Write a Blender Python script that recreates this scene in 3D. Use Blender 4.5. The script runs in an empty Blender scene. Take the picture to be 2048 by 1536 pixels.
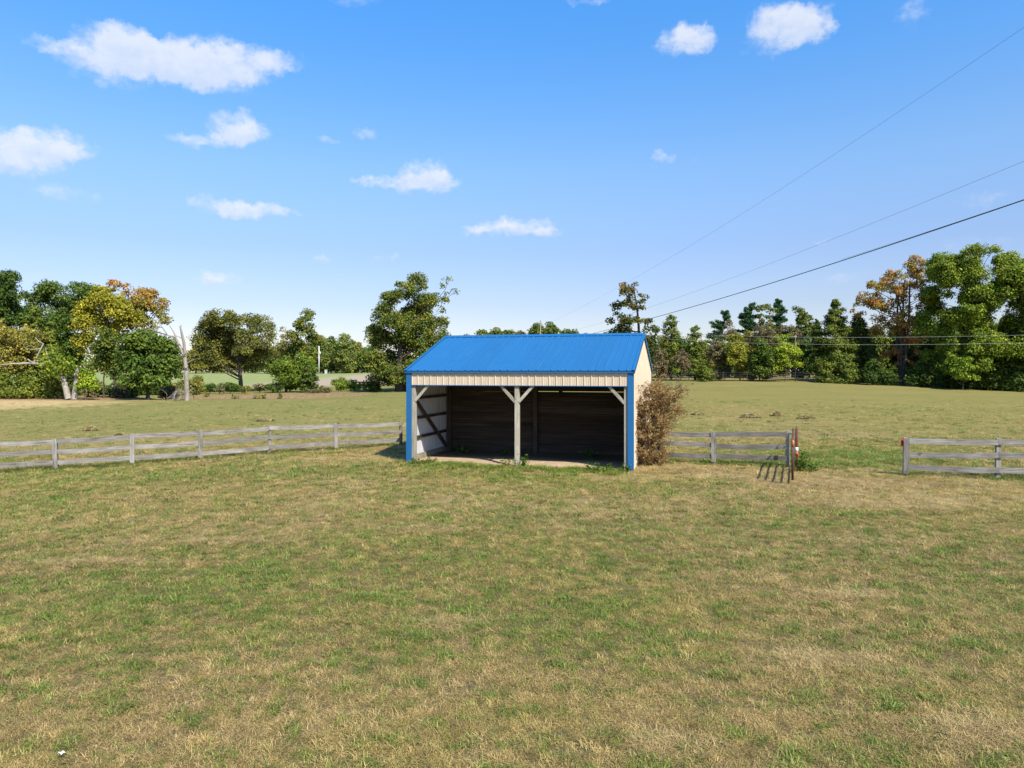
import bpy, math, random
import numpy as np
from mathutils import Vector, Matrix

S = bpy.context.scene
COL = S.collection
R = np.random.default_rng(7)
random.seed(7)

# ------------------------------------------------------------------ camera
F, PX, PY, CAMZ = 1420.0, 1024.0, 741.0, 2.973
cam_d = bpy.data.cameras.new('camera')
cam = bpy.data.objects.new('camera', cam_d)
COL.objects.link(cam)
cam.location = (0, 0, CAMZ)
cam.rotation_euler = (math.radians(90), 0, 0)
cam_d.sensor_width = 36.0
cam_d.lens = 36.0 * F / 2048.0
cam_d.shift_y = -27.0 / 2048.0
cam_d.clip_start = 0.1
cam_d.clip_end = 6000
S.camera = cam

# ------------------------------------------------------------------ sun
SUN_EL = math.radians(47)
SDX, SDY = -0.536, 0.844                      # horizontal direction the light travels
SUN_AZ = math.atan2(-SDX, -SDY)               # clockwise from +Y towards +X
sun_d = bpy.data.lights.new('sun', 'SUN')
sun_d.energy = 4.4
sun_d.angle = math.radians(0.53)
sun_d.color = (1.0, 0.945, 0.86)
sun = bpy.data.objects.new('sun', sun_d)
COL.objects.link(sun)
sun.location = (20, -30, 40)
sun.rotation_euler = Vector((SDX * math.cos(SUN_EL), SDY * math.cos(SUN_EL), -math.sin(SUN_EL))).to_track_quat('-Z', 'Y').to_euler()

# ------------------------------------------------------------------ exposure
S.view_settings.view_transform = 'Standard'
S.view_settings.look = 'None'
S.view_settings.exposure = 0.8
S.view_settings.gamma = 1.0
S.view_settings.use_curve_mapping = False


# ------------------------------------------------------------------ node helper
class NT:
    def __init__(s, tree):
        s.t = tree; s.n = tree.nodes; s.l = tree.links

    def new(s, typ, **kw):
        n = s.n.new(typ)
        for k, v in kw.items():
            setattr(n, k, v)
        return n

    def put(s, sock, v):
        if v is None:
            return
        if hasattr(v, 'is_output') or isinstance(v, bpy.types.NodeSocket):
            s.l.new(v, sock)
        else:
            if isinstance(v, (tuple, list)) and len(v) == 3 and sock.type == 'RGBA':
                v = (*v, 1)
            sock.default_value = v

    def math(s, op, a, b=None, c=None, clamp=False):
        n = s.new('ShaderNodeMath', operation=op, use_clamp=clamp)
        s.put(n.inputs[0], a)
        if b is not None: s.put(n.inputs[1], b)
        if c is not None: s.put(n.inputs[2], c)
        return n.outputs[0]

    def vmath(s, op, a, b=None, out=0):
        n = s.new('ShaderNodeVectorMath', operation=op)
        s.put(n.inputs[0], a)
        if b is not None: s.put(n.inputs[1], b)
        return n.outputs[out]

    def noise(s, vec, scale, detail=4, rough=0.55, dist=0.0, out='Fac'):
        n = s.new('ShaderNodeTexNoise')
        s.put(n.inputs['Vector'], vec)
        n.inputs['Scale'].default_value = scale
        n.inputs['Detail'].default_value = detail
        n.inputs['Roughness'].default_value = rough
        n.inputs['Distortion'].default_value = dist
        return n.outputs[out]

    def sstep(s, v, lo, hi, a=0.0, b=1.0):
        n = s.new('ShaderNodeMapRange', interpolation_type='SMOOTHSTEP')
        s.put(n.inputs[0], v)
        n.inputs[1].default_value = lo; n.inputs[2].default_value = hi
        n.inputs[3].default_value = a; n.inputs[4].default_value = b
        return n.outputs[0]

    def mix(s, fac, a, b, blend='MIX'):
        n = s.new('ShaderNodeMix', data_type='RGBA', blend_type=blend)
        s.put(n.inputs[0], fac)
        s.put(n.inputs[6], a); s.put(n.inputs[7], b)
        return n.outputs[2]

    def ramp(s, fac, stops, interp='LINEAR'):
        n = s.new('ShaderNodeValToRGB')
        n.color_ramp.interpolation = interp
        els = n.color_ramp.elements
        while len(els) < len(stops): els.new(0.5)
        for e, (p, c) in zip(els, stops):
            e.position = p; e.color = (*c, 1)
        s.put(n.inputs[0], fac)
        return n.outputs[0]

    def mapping(s, vec, scale=(1, 1, 1), loc=(0, 0, 0), rot=(0, 0, 0)):
        n = s.new('ShaderNodeMapping')
        s.put(n.inputs[0], vec)
        n.inputs[1].default_value = loc; n.inputs[2].default_value = rot; n.inputs[3].default_value = scale
        return n.outputs[0]


# ------------------------------------------------------------------ world / sky
def pxdir(px, py):
    return Vector(((px - PX) / F, 1.0, (PY - py) / F)).normalized()

W = bpy.data.worlds.new('World')
S.world = W
W.use_nodes = True
wt = NT(W.node_tree)
wt.n.clear()
wout = wt.new('ShaderNodeOutputWorld')
bg = wt.new('ShaderNodeBackground')
wt.l.new(bg.outputs[0], wout.inputs[0])
SKY_STRENGTH = 0.1
bg.inputs[1].default_value = SKY_STRENGTH
sky = wt.new('ShaderNodeTexSky', sky_type='NISHITA')
sky.sun_disc = False
sky.sun_elevation = SUN_EL
sky.sun_rotation = SUN_AZ
sky.altitude = 200
sky.air_density = 1.0
sky.dust_density = 0.35
sky.ozone_density = 1.6
tc = wt.new('ShaderNodeTexCoord').outputs['Generated']
dirn = wt.vmath('NORMALIZE', tc)
sep = wt.new('ShaderNodeSeparateXYZ'); wt.l.new(dirn, sep.inputs[0])
elev = sep.outputs[2]
# the camera's vivid colour: the physical sky, more saturated overhead, paling to the horizon
hsv = wt.new('ShaderNodeHueSaturation')
wt.put(hsv.inputs['Color'], sky.outputs[0])
wt.put(hsv.inputs['Saturation'], wt.sstep(elev, 0.0, 0.5, 1.0, 1.35))
wt.put(hsv.inputs['Value'], 1.0)
grade = wt.ramp(elev, [(0.0, (0.72, 0.66, 0.74)), (0.09, (0.73, 0.68, 0.78)), (0.165, (0.84, 0.81, 0.93)), (0.27, (1.2, 1.17, 1.19)), (0.46, (1.5, 1.58, 1.66)), (1.0, (1.5, 1.6, 1.7))])
skyc = wt.mix(1.0, hsv.outputs[0], grade, 'MULTIPLY')
# cumulus: ellipses of cloud at fixed directions, frayed by noise
CLOUDS = [  # px, py, half width, half height, weight
    (105, 88, 50, 15, .55), (160, 108, 60, 24, .7), (245, 95, 75, 45, 1.1), (255, 75, 45, 32, .9), (330, 120, 100, 40, 1.05), (400, 125, 100, 42, 1.1),
    (480, 130, 90, 32, 1.0), (455, 85, 38, 15, .7), (560, 125, 55, 22, .85), (380, 150, 120, 26, .8), (230, 145, 90, 26, .6), (520, 100, 50, 16, .6),
    (30, 300, 90, 38, 1.1), (110, 295, 70, 32, 1.0), (150, 310, 40, 15, .8), (40, 335, 80, 22, .5),
    (470, 252, 50, 30, .95), (495, 270, 36, 22, .9), (430, 278, 60, 14, .75), (375, 276, 45, 12, .5),
    (738, 268, 34, 15, .8), (660, 286, 26, 10, .5),
    (845, 350, 62, 30, 1.05), (870, 365, 55, 24, .95), (790, 365, 55, 16, .85), (735, 362, 32, 10, .6), (830, 380, 60, 12, .6),
    (450, 412, 70, 20, 1.0), (510, 420, 60, 18, .9), (570, 427, 40, 10, .6),
    (1060, 452, 62, 20, 1.05), (1000, 458, 62, 17, .9), (1100, 464, 40, 12, .7), (950, 462, 36, 10, .6),
    (1370, 76, 62, 30, 1.0), (1400, 80, 40, 26, .8), (1380, 55, 36, 18, .6),
    (1570, 58, 80, 42, 1.0), (1545, 35, 55, 30, .8), (1610, 70, 50, 28, .9), (1600, 40, 34, 26, .7),
    (1327, 308, 28, 12, .8), (1390, 310, 12, 9, .4),
    (435, 555, 38, 15, .95), (405, 558, 30, 10, .6),
    (120, 387, 75, 17, .5), (1825, 25, 30, 24, .5), (645, 522, 30, 9, .45), (770, 518, 32, 9, .45), (1660, 490, 34, 11, .4),
    (1960, 415, 70, 24, .3), (1940, 480, 80, 20, .33), (1700, 552, 50, 16, .35), (1290, 540, 40, 9, .3), (60, 550, 40, 12, .35),
    (180, 570, 40, 10, .3), (700, 2, 60, 14, .4), (1170, 2, 60, 12, .5)]
warp1 = wt.vmath('SUBTRACT', wt.noise(dirn, 14.0, 3, .6, out='Color'), (0.5, 0.5, 0.5))
warp2 = wt.vmath('SUBTRACT', wt.noise(dirn, 60.0, 4, .62, out='Color'), (0.5, 0.5, 0.5))
wd = wt.vmath('ADD', dirn, wt.vmath('ADD', wt.vmath('MULTIPLY', warp1, (0.045, 0.045, 0.03)), wt.vmath('MULTIPLY', warp2, (0.030, 0.030, 0.022))))
fld = None
low = None
for (px, py, rx, ry, w) in CLOUDS:
    c = pxdir(px, py)
    r = c.cross(Vector((0, 0, 1))).normalized()
    u = r.cross(c).normalized()
    r = r * (F / rx); u = u * (F / ry)
    a = wt.vmath('DOT_PRODUCT', wd, tuple(r), 1)
    b = wt.vmath('DOT_PRODUCT', wd, tuple(u), 1)
    # radial falloff, harder below than above (flat bases)
    q = wt.math('MULTIPLY_ADD', b, b, wt.math('MULTIPLY', a, a))
    q = wt.math('MULTIPLY', wt.math('SUBTRACT', 1.15, q, clamp=True), w)
    bl = wt.math('MULTIPLY', q, b)
    fld = q if fld is None else wt.math('ADD', fld, q)
    low = bl if low is None else wt.math('ADD', low, bl)
fb = wt.noise(wt.vmath('MULTIPLY', dirn, (1, 1, 1.5)), 42.0, 7, .62)
fb2 = wt.noise(dirn, 150.0, 5, .6)
fsum = wt.math('ADD', fld, wt.math('ADD', wt.math('MULTIPLY_ADD', fb, 2.0, -1.0), wt.math('MULTIPLY_ADD', fb2, 0.8, -0.4)))
present = wt.sstep(fld, 0.02, 0.5)
dens = wt.math('MULTIPLY', wt.sstep(fsum, 0.0, 1.9), present)
dens = wt.math('MULTIPLY', dens, wt.sstep(elev, 0.0, 0.02))
dens = wt.math('MULTIPLY', dens, 0.78)
lift = wt.math('ADD', wt.math('DIVIDE', low, wt.math('MAXIMUM', fld, 0.2)), wt.math('MULTIPLY_ADD', fb, 1.6, -0.8))
cloudc = wt.mix(wt.sstep(lift, -0.7, 0.5), (4.1, 4.6, 5.5), (5.35, 5.45, 5.7))
final = wt.mix(dens, skyc, cloudc)
wt.put(bg.inputs[0], final)


# ------------------------------------------------------------------ mesh helpers
def mesh_np(name, V, faces, smooth=False):
    """faces: list of (n,k) int arrays"""
    me = bpy.data.meshes.new(name)
    V = np.asarray(V, np.float32)
    me.vertices.add(len(V)); me.vertices.foreach_set('co', V.ravel())
    loops = np.concatenate([np.asarray(f, np.int32).ravel() for f in faces])
    cnt = np.concatenate([np.full(len(f), np.asarray(f).shape[1], np.int32) for f in faces])
    start = np.concatenate([[0], np.cumsum(cnt)[:-1]]).astype(np.int32)
    me.loops.add(len(loops)); me.loops.foreach_set('vertex_index', loops)
    me.polygons.add(len(cnt)); me.polygons.foreach_set('loop_start', start)
    if smooth:
        me.polygons.foreach_set('use_smooth', np.ones(len(cnt), bool))
    me.update(calc_edges=True)
    return me


class MB:
    """collects shapes of one mesh"""
    def __init__(s):
        s.v = []; s.f = []; s.m = []

    def add(s, V, Fc, mi=0):
        o = len(s.v)
        s.v.extend([tuple(p) for p in V])
        s.f.extend([tuple(i + o for i in f) for f in Fc])
        s.m.extend([mi] * len(Fc))
        return s

    def box(s, a, b, mi=0, ch=0.0):
        x0, y0, z0 = a; x1, y1, z1 = b
        V = [(x0, y0, z0), (x1, y0, z0), (x1, y1, z0), (x0, y1, z0), (x0, y0, z1), (x1, y0, z1), (x1, y1, z1), (x0, y1, z1)]
        return s.add(V, [(0, 3, 2, 1), (4, 5, 6, 7), (0, 1, 5, 4), (1, 2, 6, 5), (2, 3, 7, 6), (3, 0, 4, 7)], mi)

    def bar(s, p, q, w, d, up=(0, 0, 1), mi=0):
        """box beam from p to q, w across, d along up"""
        p = Vector(p); q = Vector(q); t = (q - p).normalized(); up = Vector(up)
        sd = t.cross(up).normalized() * (w / 2); u = sd.cross(t).normalized() * (d / 2)
        V = [p - sd - u, p + sd - u, p + sd + u, p - sd + u, q - sd - u, q + sd - u, q + sd + u, q - sd + u]
        return s.add(V, [(0, 3, 2, 1), (4, 5, 6, 7), (0, 1, 5, 4), (1, 2, 6, 5), (2, 3, 7, 6), (3, 0, 4, 7)], mi)

    def tube(s, pts, rad, n=8, mi=0, cap=True):
        pts = [Vector(p) for p in pts]
        if not hasattr(rad, '__len__'): rad = [rad] * len(pts)
        V = []; Fc = []
        ref = None
        for i, p in enumerate(pts):
            t = (pts[min(i + 1, len(pts) - 1)] - pts[max(i - 1, 0)]).normalized()
            if ref is None:
                ref = t.orthogonal().normalized()
            ref = (ref - t * ref.dot(t))
            if ref.length < 1e-5: ref = t.orthogonal()
            ref.normalize(); bt = t.cross(ref)
            for k in range(n):
                a = 2 * math.pi * k / n
                V.append(p + (ref * math.cos(a) + bt * math.sin(a)) * rad[i])
        for i in range(len(pts) - 1):
            for k in range(n):
                k2 = (k + 1) % n
                Fc.append((i * n + k, i * n + k2, (i + 1) * n + k2, (i + 1) * n + k))
        if cap:
            Fc.append(tuple(range(n - 1, -1, -1)))
            Fc.append(tuple((len(pts) - 1) * n + k for k in range(n)))
        return s.add(V, Fc, mi)

    def mesh(s, name, mats, smooth=False):
        me = bpy.data.meshes.new(name)
        me.from_pydata(s.v, [], s.f)
        for m in (mats if isinstance(mats, (list, tuple)) else [mats]): me.materials.append(m)
        me.polygons.foreach_set('material_index', s.m)
        if smooth: me.polygons.foreach_set('use_smooth', [True] * len(s.f))
        me.update()
        return me

    def obj(s, name, mats, parent=None, smooth=False, bevel=0.0):
        o = bpy.data.objects.new(name, s.mesh(name, mats, smooth))
        COL.objects.link(o)
        if parent: o.parent = parent
        if bevel:
            b = o.modifiers.new('bevel', 'BEVEL'); b.width = bevel; b.segments = 1; b.limit_method = 'ANGLE'
        return o


def tag(o, label=None, cat=None, group=None, kind=None):
    if label: o['label'] = label
    if cat: o['category'] = cat
    if group: o['group'] = group
    if kind: o['kind'] = kind
    return o


def empty(name, loc, rz=0.0, **kw):
    o = bpy.data.objects.new(name, None)
    o.empty_display_size = 0.3
    COL.objects.link(o)
    o.location = loc; o.rotation_euler = (0, 0, rz)
    return tag(o, **kw)


def link(name, me, parent=None, loc=(0, 0, 0), rot=(0, 0, 0), sc=(1, 1, 1)):
    o = bpy.data.objects.new(name, me); COL.objects.link(o)
    if parent: o.parent = parent
    o.location = loc; o.rotation_euler = rot; o.scale = sc
    return o


# ------------------------------------------------------------------ materials
MATS = {}

def new_mat(name):
    m = bpy.data.materials.new(name); m.use_nodes = True
    t = NT(m.node_tree); t.n.clear()
    out = t.new('ShaderNodeOutputMaterial')
    MATS[name] = m
    return m, t, out


def principled(t, out, col, rough=0.7, bump=None, bstr=0.3, bdist=0.01, metal=0.0, spec=0.5):
    p = t.new('ShaderNodeBsdfPrincipled')
    t.put(p.inputs['Base Color'], col)
    t.put(p.inputs['Roughness'], rough)
    p.inputs['Metallic'].default_value = metal
    p.inputs['Specular IOR Level'].default_value = spec
    if bump is not None:
        b = t.new('ShaderNodeBump')
        b.inputs['Strength'].default_value = bstr; b.inputs['Distance'].default_value = bdist
        t.put(b.inputs['Height'], bump)
        t.l.new(b.outputs[0], p.inputs['Normal'])
    t.l.new(p.outputs[0], out.inputs[0])
    return p


def paint_mat(name, col, rough=0.4, dirt=0.12, dirtcol=(.25, .2, .14), scale=1.2, spec=0.5):
    m, t, out = new_mat(name)
    oc = t.new('ShaderNodeTexCoord').outputs['Object']
    n = t.noise(oc, scale, 6, .6)
    n2 = t.noise(t.mapping(oc, (3, 3, .5)), 2.0, 5, .6)
    f = t.math('MULTIPLY', t.sstep(t.math('MULTIPLY', n, n2), .2, .42), dirt)
    c = t.mix(f, col, dirtcol)
    principled(t, out, c, rough, t.noise(oc, 2.2, 2), .05, .02, spec=spec)
    return m


def wood_mat(name, axis, ca, cb, cc, rough=.85):
    """weathered timber, grain along the local axis"""
    m, t, out = new_mat(name)
    oc = t.new('ShaderNodeTexCoord').outputs['Object']
    rnd = t.new('ShaderNodeObjectInfo').outputs['Random']
    off = t.vmath('ADD', oc, t.vmath('MULTIPLY', (1, 1, 1), None) if False else t.new('ShaderNodeCombineXYZ').outputs[0])
    cx = t.new('ShaderNodeCombineXYZ')
    for i in range(3): t.put(cx.inputs[i], t.math('MULTIPLY', rnd, 37.0 + 11 * i))
    off = t.vmath('ADD', oc, cx.outputs[0])
    sc = [14, 14, 14]; sc[axis] = .8
    g = t.noise(t.mapping(off, tuple(sc)), 2.2, 6, .65, .4)
    sc2 = [40, 40, 40]; sc2[axis] = 1.5
    g2 = t.noise(t.mapping(off, tuple(sc2)), 3.0, 4, .6)
    big = t.noise(off, 1.1, 4, .6)
    kn = t.noise(t.mapping(off, (3, 3, 3)), 2.0, 2)
    c = t.ramp(t.math('ADD', t.math('MULTIPLY', g, .6), t.math('MULTIPLY', big, .4)), [(.36, ca), (.5, cb), (.62, cc)])
    c = t.mix(t.sstep(g2, .58, .72), c, tuple(x * .45 for x in ca))
    c = t.mix(t.math('MULTIPLY', t.sstep(kn, .66, .74), .7), c, tuple(x * .5 for x in ca))
    c = t.mix(t.math('MULTIPLY_ADD', rnd, .35, 0), c, cb)
    hs = t.new('ShaderNodeHueSaturation'); t.put(hs.inputs['Color'], c); t.put(hs.inputs['Value'], t.math('MULTIPLY_ADD', t.math('FRACT', t.math('MULTIPLY', rnd, 7.7)), .45, .78)); c = hs.outputs[0]
    principled(t, out, c, rough, t.math('ADD', g, g2), .5, .006, spec=.2)
    return m


WOOD_G = ((.085, .075, .062), (.22, .20, .172), (.36, .335, .295))
WOOD_P = ((.19, .16, .115), (.34, .30, .225), (.46, .42, .33))
wood_fx = wood_mat('grey_wood_lengthwise', 0, *WOOD_G)
wood_fz = wood_mat('grey_wood_upright', 2, *WOOD_G)
wood_px = wood_mat('shed_wood_lengthwise', 0, *WOOD_P)
wood_pz = wood_mat('shed_wood_upright', 2, *WOOD_P)
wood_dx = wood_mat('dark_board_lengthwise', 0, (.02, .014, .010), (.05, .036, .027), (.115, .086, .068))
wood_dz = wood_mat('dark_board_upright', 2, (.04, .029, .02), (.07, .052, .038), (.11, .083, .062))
def roof_mat():
    m, t, out = new_mat('blue_painted_steel')
    oc = t.new('ShaderNodeTexCoord').outputs['Object']
    rnd = t.new('ShaderNodeObjectInfo').outputs['Random']
    cx = t.new('ShaderNodeCombineXYZ')
    for i in range(3): t.put(cx.inputs[i], t.math('MULTIPLY', rnd, 23.0 + 9 * i))
    off = t.vmath('ADD', oc, cx.outputs[0])
    streak = t.noise(t.mapping(off, (7, 7, .35)), 2.0, 5, .6)
    blot = t.noise(off, 1.3, 5, .6)
    c = t.mix(t.math('MULTIPLY', t.sstep(streak, .5, .75), .35), (.016, .115, .27), (.05, .15, .275))
    c = t.mix(t.math('MULTIPLY', t.sstep(blot, .52, .72), .25), c, (.012, .085, .2))
    hs = t.new('ShaderNodeHueSaturation'); t.put(hs.inputs['Color'], c); t.put(hs.inputs['Value'], t.math('MULTIPLY_ADD', rnd, .14, .92))
    # screw rows on the purlins
    sp_ = t.new('ShaderNodeSeparateXYZ'); t.l.new(oc, sp_.inputs[0])
    row = t.math('ABSOLUTE', t.math('SUBTRACT', t.math('FRACT', t.math('MULTIPLY', sp_.outputs[2], 1 / .61)), .5))
    colm = t.math('ABSOLUTE', t.math('SUBTRACT', t.math('FRACT', t.math('MULTIPLY', t.math('ADD', sp_.outputs[0], .035), 1 / .2325)), .5))
    scr = t.math('MULTIPLY', t.math('LESS_THAN', row, .012), t.math('LESS_THAN', colm, .03))
    c = t.mix(t.math('MULTIPLY', scr, .6), hs.outputs[0], (.2, .24, .28))
    principled(t, out, c, t.math('MULTIPLY_ADD', blot, .2, .26), t.noise(t.mapping(off, (2, 2, .8)), 1.5, 3), .12, .02)
    return m
blue_m = roof_mat()
bluet_m = paint_mat('blue_trim_paint', (.010, .11, .27), .38, .08, (.08, .14, .24), 1.5)
cream_m = paint_mat('cream_painted_steel', (.575, .465, .325), .5, .28, (.30, .22, .13), 1.0)
white_m = paint_mat('white_steel_liner', (.50, .51, .52), .5, .25, (.33, .29, .23), 1.2)
rust_m = paint_mat('rusty_steel', (.15, .05, .03), .75, .6, (.10, .04, .02), 9)
gate_m = paint_mat('dull_red_gate_paint', (.075, .03, .022), .6, .5, (.08, .05, .04), 8)
orange_m = paint_mat('orange_paint', (.62, .14, .03), .5, .3, (.3, .1, .05), 12)
red_m = paint_mat('red_tape', (.62, .03, .03), .4, .1, (.3, .05, .05), 12)
wht_m = paint_mat('white_paint', (.75, .75, .73), .5, .15, (.4, .38, .33), 8)
black_m = paint_mat('black_rubber', (.02, .02, .022), .5, .1, (.06, .05, .05), 5)
brick_m = paint_mat('red_barn_paint', (.42, .09, .05), .8, .3, (.25, .08, .05), .4)
grey_m = paint_mat('grey_shingle', (.12, .12, .125), .8, .4, (.07, .07, .07), .7)
glass_m = paint_mat('dark_window_glass', (.03, .04, .05), .1, .1, (.05, .05, .05), 1)
steel_m = paint_mat('galvanised_steel', (.42, .43, .44), .45, .3, (.25, .22, .2), 3)
pole_m = wood_mat('utility_pole_wood', 2, (.34, .31, .28), (.50, .47, .43), (.62, .59, .55))
wire_m = paint_mat('light_wire', (.42, .40, .36), .5, .1, (.3, .3, .3), 1)
wired_m = paint_mat('grey_wire', (.10, .11, .13), .5, .1, (.1, .1, .1), 1)


def bark_mat(name, ca, cb):
    m, t, out = new_mat(name)
    oc = t.new('ShaderNodeTexCoord').outputs['Object']
    g = t.noise(t.mapping(oc, (4, 4, .9)), 2.5, 5, .65)
    b = t.noise(oc, .8, 4, .6)
    c = t.ramp(t.math('ADD', t.math('MULTIPLY', g, .6), t.math('MULTIPLY', b, .4)), [(.35, ca), (.65, cb)])
    principled(t, out, c, .9, g, .6, .04, spec=.15)
    return m

bark = bark_mat('brown_bark', (.05, .038, .028), (.13, .105, .08))
bark_pale = bark_mat('pale_dead_bark', (.17, .14, .11), (.38, .34, .29))
bark_syc = bark_mat('mottled_sycamore_bark', (.15, .125, .095), (.42, .385, .33))


def leaf_mat(name, stops, trans=.26, patch=.4, gloss=.12):
    """stops: colours over tint 0..1 (tint is a per-cluster attribute, jittered per leaf)"""
    m, t, out = new_mat(name)
    at = t.new('ShaderNodeAttribute'); at.attribute_name = 'tint'
    geo = t.new('ShaderNodeNewGeometry')
    ri = geo.outputs['Random Per Island']
    f = t.math('ADD', at.outputs['Fac'], t.math('MULTIPLY_ADD', ri, patch, -patch / 2))
    c = t.ramp(f, [(p_, (c_[0] * 1.7, c_[1] * 1.66, c_[2] * 1.2)) for p_, c_ in stops])
    hs = t.new('ShaderNodeHueSaturation')
    t.put(hs.inputs['Color'], c)
    t.put(hs.inputs['Value'], t.math('MULTIPLY_ADD', t.math('FRACT', t.math('MULTIPLY', ri, 17.3)), .9, .5))
    c = hs.outputs[0]
    p = t.new('ShaderNodeBsdfPrincipled')
    t.put(p.inputs['Base Color'], c); p.inputs['Roughness'].default_value = .55
    p.inputs['Specular IOR Level'].default_value = gloss
    tr = t.new('ShaderNodeBsdfTranslucent'); t.put(tr.inputs[0], t.mix(1.0, c, (1.25, 1.2, .7), 'MULTIPLY'))
    mx = t.new('ShaderNodeMixShader'); mx.inputs[0].default_value = trans
    t.l.new(p.outputs[0], mx.inputs[1]); t.l.new(tr.outputs[0], mx.inputs[2])
    t.l.new(mx.outputs[0], out.inputs[0])
    return m


L_DARK = leaf_mat('dark_green_leaves', [(0, (0.0209, 0.0405, 0.0100)), (.5, (0.0417, 0.0729, 0.0149)), (1, (0.0869, 0.1194, 0.0219))])
L_OAK = leaf_mat('oak_leaves', [(0, (0.0330, 0.0525, 0.0130)), (.5, (0.0748, 0.0998, 0.0200)), (.85, (0.1540, 0.1418, 0.0280)), (1, (0.1760, 0.1050, 0.0300))])
L_MID = leaf_mat('green_leaves', [(0, (0.0431, 0.0721, 0.0139)), (.5, (0.0924, 0.1390, 0.0198)), (1, (0.1848, 0.2059, 0.0277))])
L_YEL = leaf_mat('yellow_green_leaves', [(0, (0.0920, 0.1020, 0.0176)), (.5, (0.1840, 0.1785, 0.0220)), (1, (0.2944, 0.2380, 0.0330))])
L_LIME = leaf_mat('bright_green_leaves', [(0, (0.0630, 0.1040, 0.0154)), (.5, (0.1350, 0.1920, 0.0198)), (1, (0.2340, 0.2560, 0.0330))])
L_ORG = leaf_mat('autumn_orange_leaves', [(0, (0.1214, 0.1190, 0.0275)), (.35, (0.2024, 0.1449, 0.0374)), (.7, (0.2834, 0.1397, 0.0462)), (1, (0.3036, 0.1087, 0.0495))])
L_OLV = leaf_mat('olive_leaves', [(0, (0.0532, 0.0618, 0.0180)), (.5, (0.1117, 0.1133, 0.0280)), (1, (0.2128, 0.1752, 0.0450))])
L_CED = leaf_mat('cedar_sprays', [(0, (0.0336, 0.0518, 0.0120)), (.5, (0.0694, 0.0950, 0.0180)), (1, (0.1232, 0.1404, 0.0250))], .15)
L_PINE = leaf_mat('pine_needles', [(0, (.014, .04, .022)), (.5, (.03, .072, .036)), (1, (.05, .10, .05))], .12)
L_BRN = leaf_mat('brown_twig_leaves', [(0, (0.0620, 0.0448, 0.0320)), (.5, (0.1054, 0.0800, 0.0560)), (1, (0.1488, 0.1152, 0.0800))], .2)
L_BRUSH = leaf_mat('brownish_brush', [(0, (0.0476, 0.0540, 0.0255)), (.5, (0.0884, 0.0756, 0.0425)), (1, (0.1496, 0.1224, 0.0850))], .2)
L_DEAD = leaf_mat('dead_cedar_sprays', [(0, (.095, .058, .032)), (.5, (.175, .112, .063)), (1, (.27, .195, .12))], .3)
L_RUST = leaf_mat('rusty_brown_leaves', [(0, (0.0382, 0.0525, 0.0150)), (.5, (0.0765, 0.0788, 0.0220)), (1, (0.1275, 0.0788, 0.0300))])
L_FAR = leaf_mat('far_tree_leaves', [(0, (0.0440, 0.0702, 0.0250)), (.5, (0.0880, 0.1188, 0.0350)), (1, (0.1650, 0.1620, 0.0450))])
L_HAY = leaf_mat('hay_straw', [(0, (0.1320, 0.0986, 0.0612)), (.5, (0.1980, 0.1624, 0.1080)), (1, (0.2640, 0.2262, 0.1656))], .2)
L_WEED = leaf_mat('weed_leaves', [(0, (0.0225, 0.0490, 0.0096)), (.5, (0.0525, 0.1050, 0.0160)), (1, (0.1125, 0.1540, 0.0240))])


# ------------------------------------------------------------------ terrain
def P(px, py, d):
    """point of the place seen at photo pixel (px, py) at depth d"""
    return ((px - PX) / F * d, d, CAMZ - (py - PY) / F * d)

CTRL = [(-40, -30, 0), (0, -30, 0), (40, -30, 0), (-14, 0, -.05), (0, 0, .0), (14, 0, .08), (-6, 6, 0), (0, 6, 0), (6, 6, .05), (-12, 12, -.1), (0, 12, 0), (12, 12, .1),
        (-3.4, 23.3, 0), (0, 22.3, -.05), (3.6, 21.3, -.13), (0, 27, 0), (5.4, 28.5, .0), (-1.5, 30.4, 0),
        (-22, 22, -.5), (6.7, 23.5, .01), (8.4, 21, .06), (11.24, 20.3, .057), (12.7, 18.6, .09), (18, 16, .15), (30, 14, .2)]
CTRL += [P(*q) for q in [(113, 941, 24.3), (265, 929, 24.9), (400, 918, 26), (538, 907, 27), (671, 899, 28), (802, 893, 29.1),
                         (0, 838, 45), (150, 822, 50), (300, 815, 52), (100, 797, 63), (-150, 800, 63), (250, 800, 62), (373, 803, 58), (500, 801, 58), (600, 797, 63), (720, 787, 70), (820, 780, 78), (700, 830, 45), (450, 840, 43),
                         (500, 786, 80), (400, 787, 80), (640, 776, 95), (460, 770, 105), (560, 757, 150), (500, 747, 225), (640, 747, 230), (730, 746, 230), (300, 747, 230),
                         (1000, 762, 100), (1400, 758, 106), (1560, 757, 102), (1700, 763, 95), (1860, 775, 86), (2048, 785, 80), (2250, 790, 78), (1600, 838, 40), (1400, 812, 50), (1900, 830, 42), (2200, 838, 42), (1200, 790, 60),
                         (1430, 742.5, 190), (1700, 743, 190), (2100, 744, 190), (1081, 748, 150)]]
CTRL += [(-1500, 1500, 0), (0, 1500, 1), (1500, 1500, 0), (-1500, 0, -2), (1500, 0, -2), (0, 500, 2.3), (-400, 300, 1.5), (400, 300, 1.5), (-150, 20, -1.5), (150, 20, .5)]
CT = np.array(CTRL, float)

def _k(r2):
    return np.sqrt(r2 + 25.0)

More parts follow.
